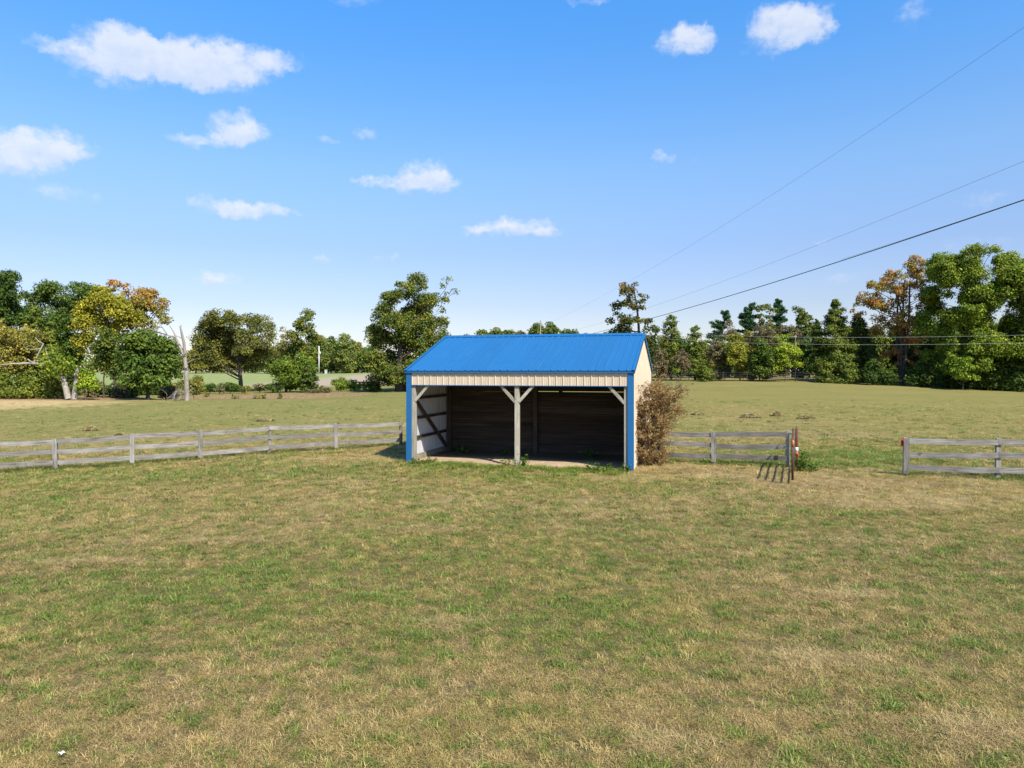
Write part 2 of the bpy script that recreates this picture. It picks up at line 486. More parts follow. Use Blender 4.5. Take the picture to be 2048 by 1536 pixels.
def _fit():
    n = len(CT)
    d2 = ((CT[:, None, :2] - CT[None, :, :2]) ** 2).sum(-1)
    A = np.zeros((n + 3, n + 3))
    A[:n, :n] = _k(d2) - 1.2 * np.eye(n) * 0.5
    A[:n, n] = 1; A[:n, n + 1:] = CT[:, :2]; A[n, :n] = 1; A[n + 1:, :n] = CT[:, :2].T
    return np.linalg.solve(A, np.concatenate([CT[:, 2], [0, 0, 0]]))
_w = _fit()
POND = (-24.5, 69.0, 9.5, 4.6)                    # centre x, y, half lengths

def G(x, y):
    x = np.atleast_1d(np.asarray(x, float)); y = np.atleast_1d(np.asarray(y, float))
    n = len(CT)
    h = _w[n] + _w[n + 1] * x + _w[n + 2] * y
    for i in range(n):
        h = h + _w[i] * _k((x - CT[i, 0]) ** 2 + (y - CT[i, 1]) ** 2)
    # pond hollow
    q = ((x - POND[0]) / POND[2]) ** 2 + ((y - POND[1]) / POND[3]) ** 2
    h = h - .75 * np.exp(-q * q * .9)
    # small roughness of the pasture, none under the shed
    a = .010 * (np.sin(1.9 * x + 1.1 * np.sin(1.3 * y)) + np.sin(2.3 * y + 1.4 * np.sin(1.1 * x + 2)))
    return h + a

def g1(x, y):
    return float(G(x, y)[0])


# shed frame (needed for masks)
SHX, SHY, SHR = -3.424, 23.322, -0.267
SHW, SHD = 7.32, 7.32
EU = np.array([math.cos(SHR), math.sin(SHR)]); EV = np.array([-math.sin(SHR), math.cos(SHR)])

def sh_local(x, y):
    dx = x - SHX; dy = y - SHY
    return dx * EU[0] + dy * EU[1], dx * EV[0] + dy * EV[1]

def sh_world(u, v):
    return SHX + EU[0] * u + EV[0] * v, SHY + EU[1] * u + EV[1] * v


def ground_axis(lo, hi, c, d0, gr):
    out = [c]
    s = d0; p = c
    while p < hi:
        p += s; s *= gr; out.append(p)
    s = d0; p = c; left = []
    while p > lo:
        p -= s; s *= gr; left.append(p)
    return np.array(left[::-1] + out)

gx = ground_axis(-1500, 1500, 0, .5, 1.028)
gy = ground_axis(-60, 1500, 12, .45, 1.022)
XX, YY = np.meshgrid(gx, gy)
ZZ = G(XX.ravel(), YY.ravel())
nx, ny = len(gx), len(gy)
idx = np.arange(nx * ny).reshape(ny, nx)
quads = np.stack([idx[:-1, :-1].ravel(), idx[:-1, 1:].ravel(), idx[1:, 1:].ravel(), idx[1:, :-1].ravel()], 1)


# ground colour: shared by the sheet and (through the same noises) by the blades standing on it
def pasture_masks(t, pos):
    sx = t.new('ShaderNodeSeparateXYZ'); t.put(sx.inputs[0], pos)
    x, y = sx.outputs[0], sx.outputs[1]
    big = t.noise(t.mapping(pos, (.11, .16, 0)), 1.0, 5, .6)
    mid = t.noise(t.mapping(pos, (.5, .75, 0)), 1.0, 5, .62, .5)
    fine = t.noise(t.mapping(pos, (2.4, 3.2, 0)), 1.0, 5, .65)
    return x, y, big, mid, fine


def dist_mask(t, x, y, cx, cy, rx, ry, soft=.5, wob=None):
    a = t.math('MULTIPLY', t.math('SUBTRACT', x, cx), 1 / rx)
    b = t.math('MULTIPLY', t.math('SUBTRACT', y, cy), 1 / ry)
    q = t.math('SQRT', t.math('MULTIPLY_ADD', a, a, t.math('MULTIPLY', b, b)))
    if wob is not None: q = t.math('ADD', q, t.math('MULTIPLY_ADD', wob, 1.2, -.6))
    return t.sstep(q, 1 - soft, 1 + soft, 1, 0)


ZONES = ((-4.6, 9.9, 2.6, 1.7, .28), (-9.5, 21.3, 8.0, 1.8, .30), (2.2, 19.9, 4.2, .8, .30), (.6, 11.6, 2.6, 1.5, .22), (10.5, 24.2, 3.4, 2.6, .30), (1.0, 8.0, 2.2, 1.2, .16), (-1.5, 14.2, 2.4, 1.2, .18), (6.2, 14.5, 2.4, 1.2, .18),
         (4.6, 6.6, 3.2, 1.2, -.12), (-3.6, 6.2, 1.8, .7, -.12), (3.0, 15.5, 3.2, 1.6, -.14))

def zone_boost(t, x, y, wob):
    g = None
    for (cx, cy, rx, ry, w) in ZONES:
        q = t.math('MULTIPLY', dist_mask(t, x, y, cx, cy, rx, ry, .75, wob), w * .5)
        g = q if g is None else t.math('ADD', g, q)
    return g

gm, t, out = new_mat('pasture')
pos = t.new('ShaderNodeNewGeometry').outputs['Position']
x, y, big, mid, fine = pasture_masks(t, pos)
vf = t.noise(t.mapping(pos, (9, 11, 0)), 1.0, 6, .7)
vff = t.noise(t.mapping(pos, (34, 40, 0)), 1.0, 4, .7)
# dry thatch <-> green
green = t.math('ADD', t.math('ADD', t.math('MULTIPLY', big, .9), t.math('MULTIPLY', mid, .55)), t.math('MULTIPLY', fine, .4))
green = t.math('ADD', t.math('ADD', green, zone_boost(t, x, y, mid)), t.math('MULTIPLY_ADD', vf, .3, -.15))
c = t.ramp(t.sstep(green, .62, 1.25), [(0, (.31, .235, .11)), (.35, (.24, .185, .07)), (.6, (.185, .16, .048)), (1, (.12, .138, .032))])
# the far pasture is an even yellow green
farc = t.ramp(t.math('ADD', t.math('MULTIPLY', mid, .5), t.math('MULTIPLY', big, .5)), [(.35, (.208, .166, .046)), (.5, (.165, .152, .036)), (.65, (.125, .14, .030))])
farc = t.mix(t.math('MULTIPLY', t.sstep(x, 6, -14), .65), farc, t.ramp(mid, [(.35, (.175, .17, .044)), (.6, (.122, .148, .034))]))
c = t.mix(t.sstep(y, 24, 48, 0, .9), c, farc)
c = t.mix(t.math('MULTIPLY', t.sstep(vf, .42, .62), .35), c, (.40, .32, .17))
c = t.mix(t.sstep(y, 9, 26, .6, 0), c, (.10, .078, .042))  # near soil painted darker, putting shade between the grass blades into its colour
c = t.mix(t.math('MULTIPLY', t.sstep(vff, .5, .64), t.sstep(y, 18, 40, .75, .2)), c, (.055, .045, .022))
# bare earth: shed floor, worn gateway, shed sides
u = t.math('ADD', t.math('MULTIPLY', t.math('SUBTRACT', x, SHX), float(EU[0])), t.math('MULTIPLY', t.math('SUBTRACT', y, SHY), float(EU[1])))
v = t.math('ADD', t.math('MULTIPLY', t.math('SUBTRACT', x, SHX), float(EV[0])), t.math('MULTIPLY', t.math('SUBTRACT', y, SHY), float(EV[1])))
soil = t.ramp(t.math('ADD', t.math('MULTIPLY', fine, .6), t.math('MULTIPLY', vf, .4)), [(.3, (.30, .20, .115)), (.5, (.44, .32, .20)), (.7, (.56, .43, .28))])
strawc = t.ramp(vf, [(.3, (.25, .185, .085)), (.5, (.36, .275, .135)), (.7, (.44, .35, .185))])
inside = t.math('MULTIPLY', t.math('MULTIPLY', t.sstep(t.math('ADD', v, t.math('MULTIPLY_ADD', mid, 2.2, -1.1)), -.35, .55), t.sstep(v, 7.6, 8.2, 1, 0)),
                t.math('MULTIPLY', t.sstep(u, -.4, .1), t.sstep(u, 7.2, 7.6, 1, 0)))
straw = t.math('MAXIMUM', dist_mask(t, x, y, 4.6, 21.2, 4.2, 1.7, .5, mid), dist_mask(t, x, y, 9.6, 18.3, 3.6, 3.4, .6, mid))
straw = t.math('MAXIMUM', straw, dist_mask(t, x, y, -5.4, 24.8, 2.6, 1.6, .5, mid))
straw = t.math('MAXIMUM', straw, t.math('MULTIPLY', dist_mask(t, x, y, -2.8, 17.3, 4.6, 2.0, .7, mid), .55))
straw = t.math('MAXIMUM', straw, t.math('MULTIPLY', dist_mask(t, x, y, -6.5, 14.5, 4, 1.2, .7, mid), .5))
straw = t.math('MAXIMUM', straw, t.math('MULTIPLY', dist_mask(t, x, y, 11.0, 16.5, 5.0, 1.2, .7, mid), .6))
c = t.mix(t.math('MULTIPLY', straw, .7), c, strawc)
# dry hay on the dam bank at the far left, red earth round the pond
bank = dist_mask(t, x, y, -49, 57, 16, 7.5, .35, mid)
c = t.mix(t.math('MULTIPLY', bank, .9), c, t.mix(t.sstep(fine, .45, .6), (.40, .28, .12), (.50, .38, .20)))
c = t.mix(t.math('MULTIPLY', dist_mask(t, x, y, -40, 64, 12, 3.4, .4, mid), .85), c, (.27, .165, .085))
pondm = dist_mask(t, x, y, POND[0], POND[1] + 1.0, 9.8, 6.2, .25, mid)
c = t.mix(t.math('MULTIPLY', pondm, .9), c, t.ramp(fine, [(.35, (.15, .09, .05)), (.6, (.30, .20, .11))]))
# woodland floor right and left
wood = t.math('MULTIPLY', t.sstep(t.math('ADD', y, t.math('MULTIPLY', x, .42)), 118, 124), t.sstep(x, 18, 24))
wood = t.math('MULTIPLY', wood, t.sstep(y, 118, 126, 1, 0))
c = t.mix(t.math('MULTIPLY', wood, .8), c, (.20, .14, .08))
# mown far field and brown crop strip beyond the pond
ffar = t.math('MULTIPLY', t.sstep(y, 96, 104), t.sstep(x, 8, 0))
c = t.mix(ffar, c, t.mix(t.sstep(mid, .45, .6), (.205, .25, .085), (.28, .27, .12)))
strip = t.math('MULTIPLY', ffar, t.math('MULTIPLY', t.sstep(x, -44, -34), t.sstep(y, 200, 212, 1, 0)))
c = t.mix(strip, c, (.34, .27, .185))
soil = t.mix(t.sstep(t.math('ADD', v, t.math('MULTIPLY_ADD', mid, 1.6, -.8)), 1.2, 2.6, 0, .8), soil, (.075, .052, .034))  # dark earth at the back, painted darker to deepen the shed's shade
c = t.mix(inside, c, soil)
hgt = t.math('ADD', t.math('MULTIPLY', vf, .7), t.math('ADD', t.math('MULTIPLY', vff, .35), fine))
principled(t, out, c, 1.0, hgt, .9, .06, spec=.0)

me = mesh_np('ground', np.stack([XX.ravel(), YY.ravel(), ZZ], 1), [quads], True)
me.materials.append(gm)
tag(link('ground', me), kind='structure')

# pond water
wm, t, out = new_mat('pond_water')
oc = t.new('ShaderNodeTexCoord').outputs['Object']
principled(t, out, (.022, .018, .012), .06, t.noise(oc, 2.5, 3), .08, .02)
th = np.linspace(0, 2 * np.pi, 49)[:-1]
WZ = g1(POND[0], POND[1]) + .36
rr = 1.12 + .1 * np.sin(3 * th) + .06 * np.sin(7 * th + 1)
V = np.concatenate([[[POND[0], POND[1], WZ]], np.stack([POND[0] + POND[2] * rr * np.cos(th), POND[1] + POND[3] * rr * np.sin(th), np.full(48, WZ)], 1)])
me = mesh_np('water', V, [np.array([[0, i + 1, (i + 1) % 48 + 1] for i in range(48)])])
me.materials.append(wm)
tag(link('water', me), kind='structure')


# ------------------------------------------------------------------ shed
base = empty('run_in_shed', (SHX, SHY, 0), SHR, label='open cream run-in shed with a bright blue metal roof in the middle of the pasture', cat='shed')
EAVE = 2.986                 # height of roof plane above the front posts' outer face
RISE, HALF = 1.252, SHD / 2
OE, OS = .12, .06            # eave and side overhang
PITCH = math.atan2(RISE, HALF)


def ribbed(width, npitch, length_fn, lo_fn, rib=.023, minor=.004, thick=.0, mi=(0,)):
    """ribbed steel sheet in local x (across), z (along); face towards -y. length_fn(x) is the top."""
    mb = MB()
    p = width / npitch
    prof = []
    for i in range(npitch):
        x0 = i * p
        prof += [(x0 - .027 if i else 0.0, 0), (x0 - .012 if i else 0.0, rib if i else rib), (x0 + .012, rib), (x0 + .027, 0)]
        for m_ in (.36, .66):
            xm = x0 + p * m_
            prof += [(xm - .012, 0), (xm - .006, minor), (xm + .006, minor), (xm + .012, 0)]
    prof += [(width - .0235, 0), (width - .002, .001)]
    pr = [prof[0]]
    for q in prof[1:]:
        if q[0] > pr[-1][0] + 1e-4: pr.append(q)
    n = len(pr)
    Vv = [(x_, -d_, lo_fn(x_)) for x_, d_ in pr] + [(x_, -d_, length_fn(x_)) for x_, d_ in pr]
    Fc = [(i, i + 1, n + i + 1, n + i) for i in range(n - 1)]
    mb.add(Vv, Fc, 0)
    if thick:
        Vb = [(a, b + thick, c_) for a, b, c_ in Vv]
        o = len(mb.v)
        mb.add(Vb, [(i + 1, i, n + i, n + i + 1) for i in range(n - 1)], 1 if len(mi) > 1 else 0)
        mb.f += [(i + 1, i, o + i, o + i + 1) for i in range(n - 1)]; mb.m += [0] * (n - 1)
        mb.f += [(n + i, n + i + 1, o + n + i + 1, o + n + i) for i in range(n - 1)]; mb.m += [0] * (n - 1)
        mb.f += [(0, n, o + n, o), (n - 1, o + n - 1, o + 2 * n - 1, 2 * n - 1)]; mb.m += [0, 0]
    return mb


# roof panels: local z runs up the slope, -y is outward
NRP = 8
RW = (SHW + 2 * OS) / NRP
SLOPE = math.hypot(HALF + OE, (HALF + OE) * RISE / HALF)
rp_me = ribbed(RW, 4, lambda x_: SLOPE - .012, lambda x_: 0.0, thick=.0015).mesh('roof_panel', [blue_m, white_m])
eave_h = EAVE - OE * RISE / HALF
for side in (0, 1):
    for i in range(NRP):
        o = link('roof_panel', rp_me, base)
        if side == 0:
            o.location = (-OS + i * RW, -OE, eave_h + .02)
            o.rotation_euler = (-(math.pi / 2 - PITCH), 0, 0)
        else:
            o.location = (SHW + OS - i * RW, SHD + OE, eave_h + .02)
            o.rotation_euler = (-(math.pi / 2 - PITCH), 0, math.pi)
# ridge cap
RT = EAVE + RISE + .02
mb = MB()
cw = .20
nrm_y, nrm_z = math.sin(PITCH), math.cos(PITCH)
lift = .026
for x0, x1 in ((-OS - .02, SHW + OS + .02),):
    def sp(sgn, d, extra=0.0):
        return (HALF + sgn * d * math.cos(PITCH), RT - d * math.sin(PITCH) + lift / nrm_z + extra)
    prof = [sp(-1, cw, -.012), sp(-1, cw), sp(-1, .03), (HALF, RT + lift / nrm_z + .012), sp(1, .03), sp(1, cw), sp(1, cw, -.012)]
    n = len(prof)
    mb.add([(x0, a, b) for a, b in prof] + [(x1, a, b) for a, b in prof], [(i, n + i, n + i + 1, i + 1) for i in range(n - 1)])
mb.obj('ridge_cap', bluet_m, base)
# rake trim along both gables, four pieces
for sx_, xo in ((-1, -OS - .004), (1, SHW + OS + .004)):
    for sy_ in (-1, 1):
        mb = MB()
        y_e = HALF + sy_ * (HALF + OE); 
        p0 = Vector((xo, y_e, eave_h - .02)); p1 = Vector((xo, HALF - sy_ * 0.0, RT - .04))
        mb.bar(p0, p1, .012, .13)
        # top flange
        up = Vector((0, sy_ * math.sin(PITCH) * 1.0, math.cos(PITCH)))
        q0 = p0 + up * .066 - Vector((sx_ * .035, 0, 0)); q1 = p1 + up * .066 - Vector((sx_ * .035, 0, 0))
        mb.bar(q0, q1, .082, .006, up=up)
        mb.obj('rake_trim', bluet_m, base)
# eave trims (front, back): a small blue angle under the panel ends
for yy, s_ in ((-OE + .03, 1), (SHD + OE - .03, -1)):
    mb = MB(); mb.box((-OS, yy - .012, eave_h - .045), (SHW + OS, yy + .012, eave_h + .016))
    mb.obj('eave_trim', bluet_m, base)
    mb = MB()
    ya, yb = sorted((yy + s_ * .014, s_ * -.026 + (0 if s_ > 0 else SHD)))
    mb.box((-OS + .01, ya, eave_h - .04), (SHW + OS - .01, yb, eave_h - .025))
    mb.obj('soffit', bluet_m, base)

# fascia panels front and back: 8 sheets of cream ribbed steel
FB, FT = 2.505, eave_h - .03
FWID = (SHW - .30) / 8
fp_me = ribbed(FWID, 4, lambda x_: FT, lambda x_: FB, thick=.0015).mesh('fascia_panel', [cream_m, white_m])
for i in range(8):
    link('fascia_panel', fp_me, base, (.15 + i * FWID, -.022, 0))
for i in range(8):
    link('fascia_panel', fp_me, base, (SHW - .15 - i * FWID, SHD + .022, 0), (0, 0, math.pi))
mb = MB(); mb.box((.15, -.046, FB - .022), (SHW - .15, -.004, FB - .001)); mb.obj('drip_trim', bluet_m, base)
mb = MB(); mb.box((.15, SHD + .004, FB - .022), (SHW - .15, SHD + .046, FB - .001)); mb.obj('drip_trim', bluet_m, base)
# blue corner trims: an angle hugging each corner
def gz(u_, v_):
    return g1(*sh_world(u_, v_))
for (cu, cv, su, sv) in ((0, 0, 1, 1), (SHW, 0, -1, 1), (0, SHD, 1, -1), (SHW, SHD, -1, -1)):
    mb = MB()
    zb = gz(cu, cv) - .05
    zt = FT - .002
    ua, ub = sorted((cu - su * .034, cu + su * .145))
    va, vb = sorted((cv - sv * .052, cv - sv * .046))
    mb.box((ua, va, zb), (ub, vb, zt))                                   # face on the long side
    ua2, ub2 = sorted((cu - su * .034, cu - su * .028))
    va2, vb2 = sorted((cv - sv * .0455, cv + sv * .05))
    mb.box((ua2, va2, zb), (ub2, vb2, zt))                               # return on the gable side
    ua3, ub3 = sorted((cu + su * .139, cu + su * .145))
    va3, vb3 = sorted((cv - sv * .0455, cv - sv * .002))
    mb.box((ua3, va3, zb), (ub3, vb3, FB))
    mb.obj('corner_trim', bluet_m, base)
# posts
PW = .145
post_me = {}
def post(u_, v_, top, mat=wood_pz, w=PW, name='post'):
    zb = gz(u_, v_) - .1
    mb = MB(); mb.box((-w / 2, -w / 2, 0), (w / 2, w / 2, top - zb))
    o = mb.obj(name, mat, base, bevel=.008)
    o.location = (u_, v_, zb)
    return o
post(.19, .08, FT - .2); post(SHW / 2 + .04, .08, FT - .2); post(SHW - .19, .08, FT - .2)
post(.19, SHD - .08, FT - .2); post(SHW / 2, SHD - .08, FT - .2); post(SHW - .19, SHD - .08, FT - .2)
VP = 3.62                                                                 # partition plane
for u_ in (.15, 3.47, SHW - .15):
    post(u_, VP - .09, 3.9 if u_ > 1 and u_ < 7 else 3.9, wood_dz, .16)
# headers
for vv in (.03, SHD - .03):
    for dv in (-.02 + 0, ):
        mb = MB(); mb.box((.02, -.018, -.12), (SHW - .02, .018, .12)); o = mb.obj('header', wood_px, base); o.location = (0, .01 if vv < 1 else SHD - .01, FB + .14)
    mb = MB(); mb.box((.02, -.018, -.12), (SHW - .02, .018, .12)); o = mb.obj('header', wood_px, base); o.location = (0, .175 if vv < 1 else SHD - .175, FB + .14)
# knee braces (front)
def brace(p, q, mat=wood_pz):
    p = Vector(p); q = Vector(q); L = (q - p).length
    mb = MB(); mb.box((-.045, -.0225 * 1.6, 0), (.045, .0225 * 1.6, L))
    o = mb.obj('knee_brace', mat, base)
    o.location = p; o.rotation_euler = (q - p).to_track_quat('Z', 'Y').to_euler()
    o.rotation_euler = (0, math.atan2((q - p).x, (q - p).z), 0)
    return o
for uc, sg in ((.19, 1), (SHW / 2 + .04, -1), (SHW / 2 + .04, 1), (SHW - .19, -1)):
    brace((uc + sg * .06, .035 if sg > 0 else .05, 1.98), (uc + sg * .56, .035 if sg > 0 else .05, 2.53))
# partition boards, two bays, horizontal, with see-through joints
bh = .185
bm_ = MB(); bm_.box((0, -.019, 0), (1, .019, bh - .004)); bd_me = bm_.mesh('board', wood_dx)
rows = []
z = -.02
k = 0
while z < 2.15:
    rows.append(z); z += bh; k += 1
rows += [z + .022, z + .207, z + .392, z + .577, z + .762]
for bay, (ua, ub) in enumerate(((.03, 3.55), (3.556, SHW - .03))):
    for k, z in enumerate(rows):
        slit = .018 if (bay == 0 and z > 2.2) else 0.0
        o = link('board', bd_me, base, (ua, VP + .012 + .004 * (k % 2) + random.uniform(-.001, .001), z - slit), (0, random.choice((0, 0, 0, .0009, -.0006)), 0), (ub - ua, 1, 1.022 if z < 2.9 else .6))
# walls: left (u=0) white inside; right (u=W) cream outside; 8 sheets each
def wall_top(v_):
    return EAVE + (v_ if v_ < HALF else SHD - v_) * RISE / HALF - .03
NW = 8
ww = SHD / NW
for i in range(NW):
    v0 = i * ww
    # right wall: sheet local x -> +v, face outward +u
    lo = lambda x_, v0=v0: gz(SHW, v0 + x_) + .02
    hi = lambda x_, v0=v0: wall_top(v0 + x_)
    # split at the ridge is at a sheet edge (4 x ww = HALF)
    mb = ribbed(ww, 4, hi, lo, thick=.0015, mi=(0, 1))
    o = mb.obj('wall_panel', [cream_m, white_m], base)
    o.location = (SHW + .004, v0, 0); o.rotation_euler = (0, 0, math.pi / 2)
    # left wall: sheet local x -> -v, face outward -u
    v1 = SHD - i * ww
    lo = lambda x_, v1=v1: gz(0, v1 - x_) + .02
    hi = lambda x_, v1=v1: wall_top(v1 - x_)
    mb = ribbed(ww, 4, hi, lo, thick=.0015, mi=(0, 1))
    o = mb.obj('wall_panel', [cream_m, white_m], base)
    o.location = (-.004, v1, 0); o.rotation_euler = (0, 0, -math.pi / 2)
# girts, skirt board and diagonal on both side walls (inside)
def vbar(name, p, q, w, d, mat):
    p = Vector(p); q = Vector(q); L = (q - p).length
    mb = MB(); mb.box((0, -w / 2, -d / 2), (L, w / 2, d / 2))
    o = mb.obj(name, mat, base)
    o.location = p; t_ = (q - p).normalized()
    o.rotation_euler = t_.to_track_quat('X', 'Z').to_euler()
    return o
for uu in (.035, SHW - .035):
    for h in (.72, 1.38, 2.05, 2.62):
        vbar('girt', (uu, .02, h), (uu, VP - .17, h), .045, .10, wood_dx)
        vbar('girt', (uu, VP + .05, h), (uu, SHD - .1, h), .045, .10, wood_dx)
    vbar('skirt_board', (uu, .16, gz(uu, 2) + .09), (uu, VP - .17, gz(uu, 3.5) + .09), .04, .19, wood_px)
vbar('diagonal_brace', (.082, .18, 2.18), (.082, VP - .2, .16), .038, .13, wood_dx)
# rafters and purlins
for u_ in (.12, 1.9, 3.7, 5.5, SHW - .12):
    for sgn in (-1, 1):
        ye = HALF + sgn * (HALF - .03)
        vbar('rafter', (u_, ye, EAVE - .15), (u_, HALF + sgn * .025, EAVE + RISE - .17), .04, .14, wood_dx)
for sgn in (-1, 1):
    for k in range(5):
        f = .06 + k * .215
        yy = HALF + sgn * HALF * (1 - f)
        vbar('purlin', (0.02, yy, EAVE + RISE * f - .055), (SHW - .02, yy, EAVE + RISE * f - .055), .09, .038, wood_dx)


# ------------------------------------------------------------------ board fences
def fence(posts, label, battens, end_rails=True):
    """posts: (x, y, base z, height). Posts, three rails per span, cover board on posts."""
    f = empty('board_fence', (posts[0][0], posts[0][1], posts[0][2]), label=label, cat='fence')
    o0 = Vector(f.location)
    pts = [Vector(p[:3]) for p in posts]
    for i, p in enumerate(posts):
        a = pts[max(i - 1, 0)]; b = pts[min(i + 1, len(pts) - 1)]
        d = (b - a); ang = math.atan2(d.y, d.x)
        lean = random.uniform(-.03, .03)
        mb = MB(); mb.box((-.055, -.05, -.15), (.055, .05, p[3]))
        o = mb.obj('post', wood_fz, f, bevel=.006)
        o.location = pts[i] - o0; o.rotation_euler = (0, lean, ang)
        if battens[i]:
            mb = MB(); mb.box((-.07, -.012, .06), (.07, .012, p[3] - .005))
            o = mb.obj('cover_board', wood_fz, f)
            nrm = Vector((math.sin(ang), -math.cos(ang), 0))
            o.location = pts[i] - o0 + nrm * .112; o.rotation_euler = (0, lean, ang)
    for i in range(len(pts) - 1):
        a, b = pts[i], pts[i + 1]
        d = b - a; ang = math.atan2(d.y, d.x)
        nrm = Vector((math.sin(ang), -math.cos(ang), 0)) * .0745
        for h in (.25, .60, .955):
            ja, jb = random.uniform(-.028, .028), random.uniform(-.028, .028)
            p = a + nrm + Vector((0, 0, h * posts[i][3] / 1.05 + ja)); q = b + nrm + Vector((0, 0, h * posts[i + 1][3] / 1.05 + jb))
            L = (q - p).length
            mb = MB()
            # a plank with a slight sag and bow
            n = 6; sag = random.uniform(-.012, .03)
            V = []; Fc = []
            for k in range(n + 1):
                s_ = k / n; dz = -sag * 4 * s_ * (1 - s_)
                xk = .004 + s_ * (L - .008)
                for (yy, zz) in ((-.02, -.072), (.02, -.072), (.02, .072), (-.02, .072)):
                    V.append((xk, yy, zz + dz))
            for k in range(n):
                for m_ in range(4):
                    Fc.append((k * 4 + m_, k * 4 + (m_ + 1) % 4, k * 4 + 4 + (m_ + 1) % 4, k * 4 + 4 + m_))
            Fc += [(0, 3, 2, 1), (n * 4, n * 4 + 1, n * 4 + 2, n * 4 + 3)]
            mb.add(V, Fc)
            o = mb.obj('rail', wood_fx, f)
            dd = q - p
            o.location = p - o0
            o.rotation_euler = (0, -math.asin(dd.z / L), ang)
    return f

def fp(px, d, h):
    x_ = (px - PX) / F * d
    return (x_, d, g1(x_, d), h)
fence([fp(-205, 23.1, 1.05), fp(-45, 23.7, 1.05), fp(113, 24.3, 1.06), fp(265, 24.9, 1.09), fp(400, 26, 1.06), fp(538, 27, 1.08), fp(671, 28, 1.05), fp(802, 29.1, 1.02)],
      'long weathered grey board fence running from the left edge to the shed', [1, 1, 1, 1, 1, 0, 1, 0])
fence([fp(1282, 23.9, 1.02), fp(1429, 22.8, 1.03), fp(1575, 21.75, 1.12)],
      'short grey board fence between the brown bush and the open gate', [0, 1, 0])
fence([fp(1810, 19.6, 1.04), fp(1995, 19.0, 1.09), (15.3, 18.3, g1(15.3, 18.3), 1.06), (17.6, 17.6, g1(17.6, 17.6), 1.06)],
      'grey board fence right of the gate gap running off the right edge', [1, 0, 1, 1])

# red latch tag on the right fence's first post
pz = fp(1810, 19.6, 1.04)
f2 = [o for o in bpy.data.objects if o.name.startswith('board_fence')][-1]
mb = MB(); mb.box((-.03, -.014, -.09), (.03, .014, .09)); o = mb.obj('latch_plate', red_m, f2)
o.location = (-.09, -.02, .90)
o['label'] = 'small red latch plate on the post'

# rusty hinge post
hp = (8.60, 21.45)
hz = g1(*hp)
hpost = empty('gate_post', (hp[0], hp[1], hz), label='rusty steel pipe gate post with a white and red band', cat='gate post')
mb = MB(); mb.tube([(0, 0, -.2), (0, 0, 1.18), (.004, 0, 1.30)], [.042, .042, .012], 12); mb.obj('pipe', rust_m, hpost, True)
mb = MB(); mb.tube([(0, 0, .50), (0, 0, .64)], .0445, 12); mb.obj('white_band', wht_m, hpost, True)
mb = MB(); mb.tube([(0, 0, .385), (0, 0, .498)], .0455, 12); mb.obj('red_band', red_m, hpost, True)
mb = MB(); mb.tube([(-.04, -.01, 1.02), (-.20, .05, 1.06), (-.27, .06, 1.0)], .012, 6); mb.obj('chain', black_m, hpost, True)

# tube gate standing open, end-on to the camera
ga, gb = Vector((8.44, 21.3, 0)), Vector((7.27, 18.4, 0))
ga.z = g1(ga.x, ga.y); gb.z = g1(gb.x, gb.y)
gate = empty('tube_gate', tuple(ga), label='dull red tubular field gate swung open towards the camera', cat='gate')
gd = gb - ga
GH = (.16, .40, .66, .92, 1.19)
for h in GH:
    mb = MB(); mb.tube([Vector((0, 0, h)), gd + Vector((0, 0, h))], .024, 8); mb.obj('gate_tube', gate_m, gate, True)
for s_ in (0, 1):
    mb = MB(); mb.tube([gd * s_ + Vector((0, 0, .14)), gd * s_ + Vector((0, 0, 1.21))], .032, 8); mb.obj('gate_stile', gate_m, gate, True)
mb = MB(); mb.tube([gd * .995 + Vector((0.0, -.03, 1.0)), gd * .995 + Vector((0.0, -.03, 1.17))], .027, 8); mb.obj('latch_sleeve', orange_m, gate, True)
for h in (.36, 1.0):
    mb = MB(); mb.tube([Vector((0, 0, h)), Vector((hp[0] - ga.x, hp[1] - ga.y, h))], .016, 6); mb.obj('hinge', rust_m, gate, True)


# ------------------------------------------------------------------ foliage generator
def leaves_mesh(name, cen, nrm, size, aspect, tint, mat, rng, droop=0.0, tdir=None):
    n = len(cen)
    nrm = nrm / (np.linalg.norm(nrm, axis=1, keepdims=True) + 1e-9)
    if tdir is None:
        r = rng.normal(size=(n, 3))
    else:
        r = tdir + rng.normal(size=(n, 3)) * .25
    tx = r - nrm * (r * nrm).sum(1, keepdims=True)
    tx /= np.linalg.norm(tx, axis=1, keepdims=True) + 1e-9
    ty = np.cross(nrm, tx)
    s = (size * rng.uniform(.65, 1.3, n))[:, None]
    fold = nrm * s * .16
    V = np.empty((n, 4, 3))
    V[:, 0] = cen - tx * s * .5
    V[:, 1] = cen + ty * s * .5 * aspect + fold + tx * s * .05
    V[:, 2] = cen + tx * s * .55
    V[:, 3] = cen - ty * s * .5 * aspect + fold + tx * s * .05
    Fq = np.arange(n * 4).reshape(n, 4)
    me = mesh_np(name, V.reshape(-1, 3), [Fq])
    a = me.attributes.new('tint', 'FLOAT', 'POINT')
    a.data.foreach_set('value', np.repeat(tint, 4).astype(np.float32))
    me.materials.append(mat)
    return me


def limb(mb, p, q, r0, r1, rng, n=4, wob=.12, sides=5, sag=0.0):
    p = np.array(p, float); q = np.array(q, float)
    L = np.linalg.norm(q - p)
    pts = []
    off = rng.normal(size=3) * wob * L * .5
    for k in range(n + 1):
        s = k / n
        pt = p + (q - p) * s + off * math.sin(math.pi * s) + np.array([0, 0, -sag * L * s * (1 - s) * 2])
        pts.append(pt)
    rad = [r0 + (r1 - r0) * (k / n) for k in range(n + 1)]
    mb.tube(pts, rad, sides, cap=False)
    return pts


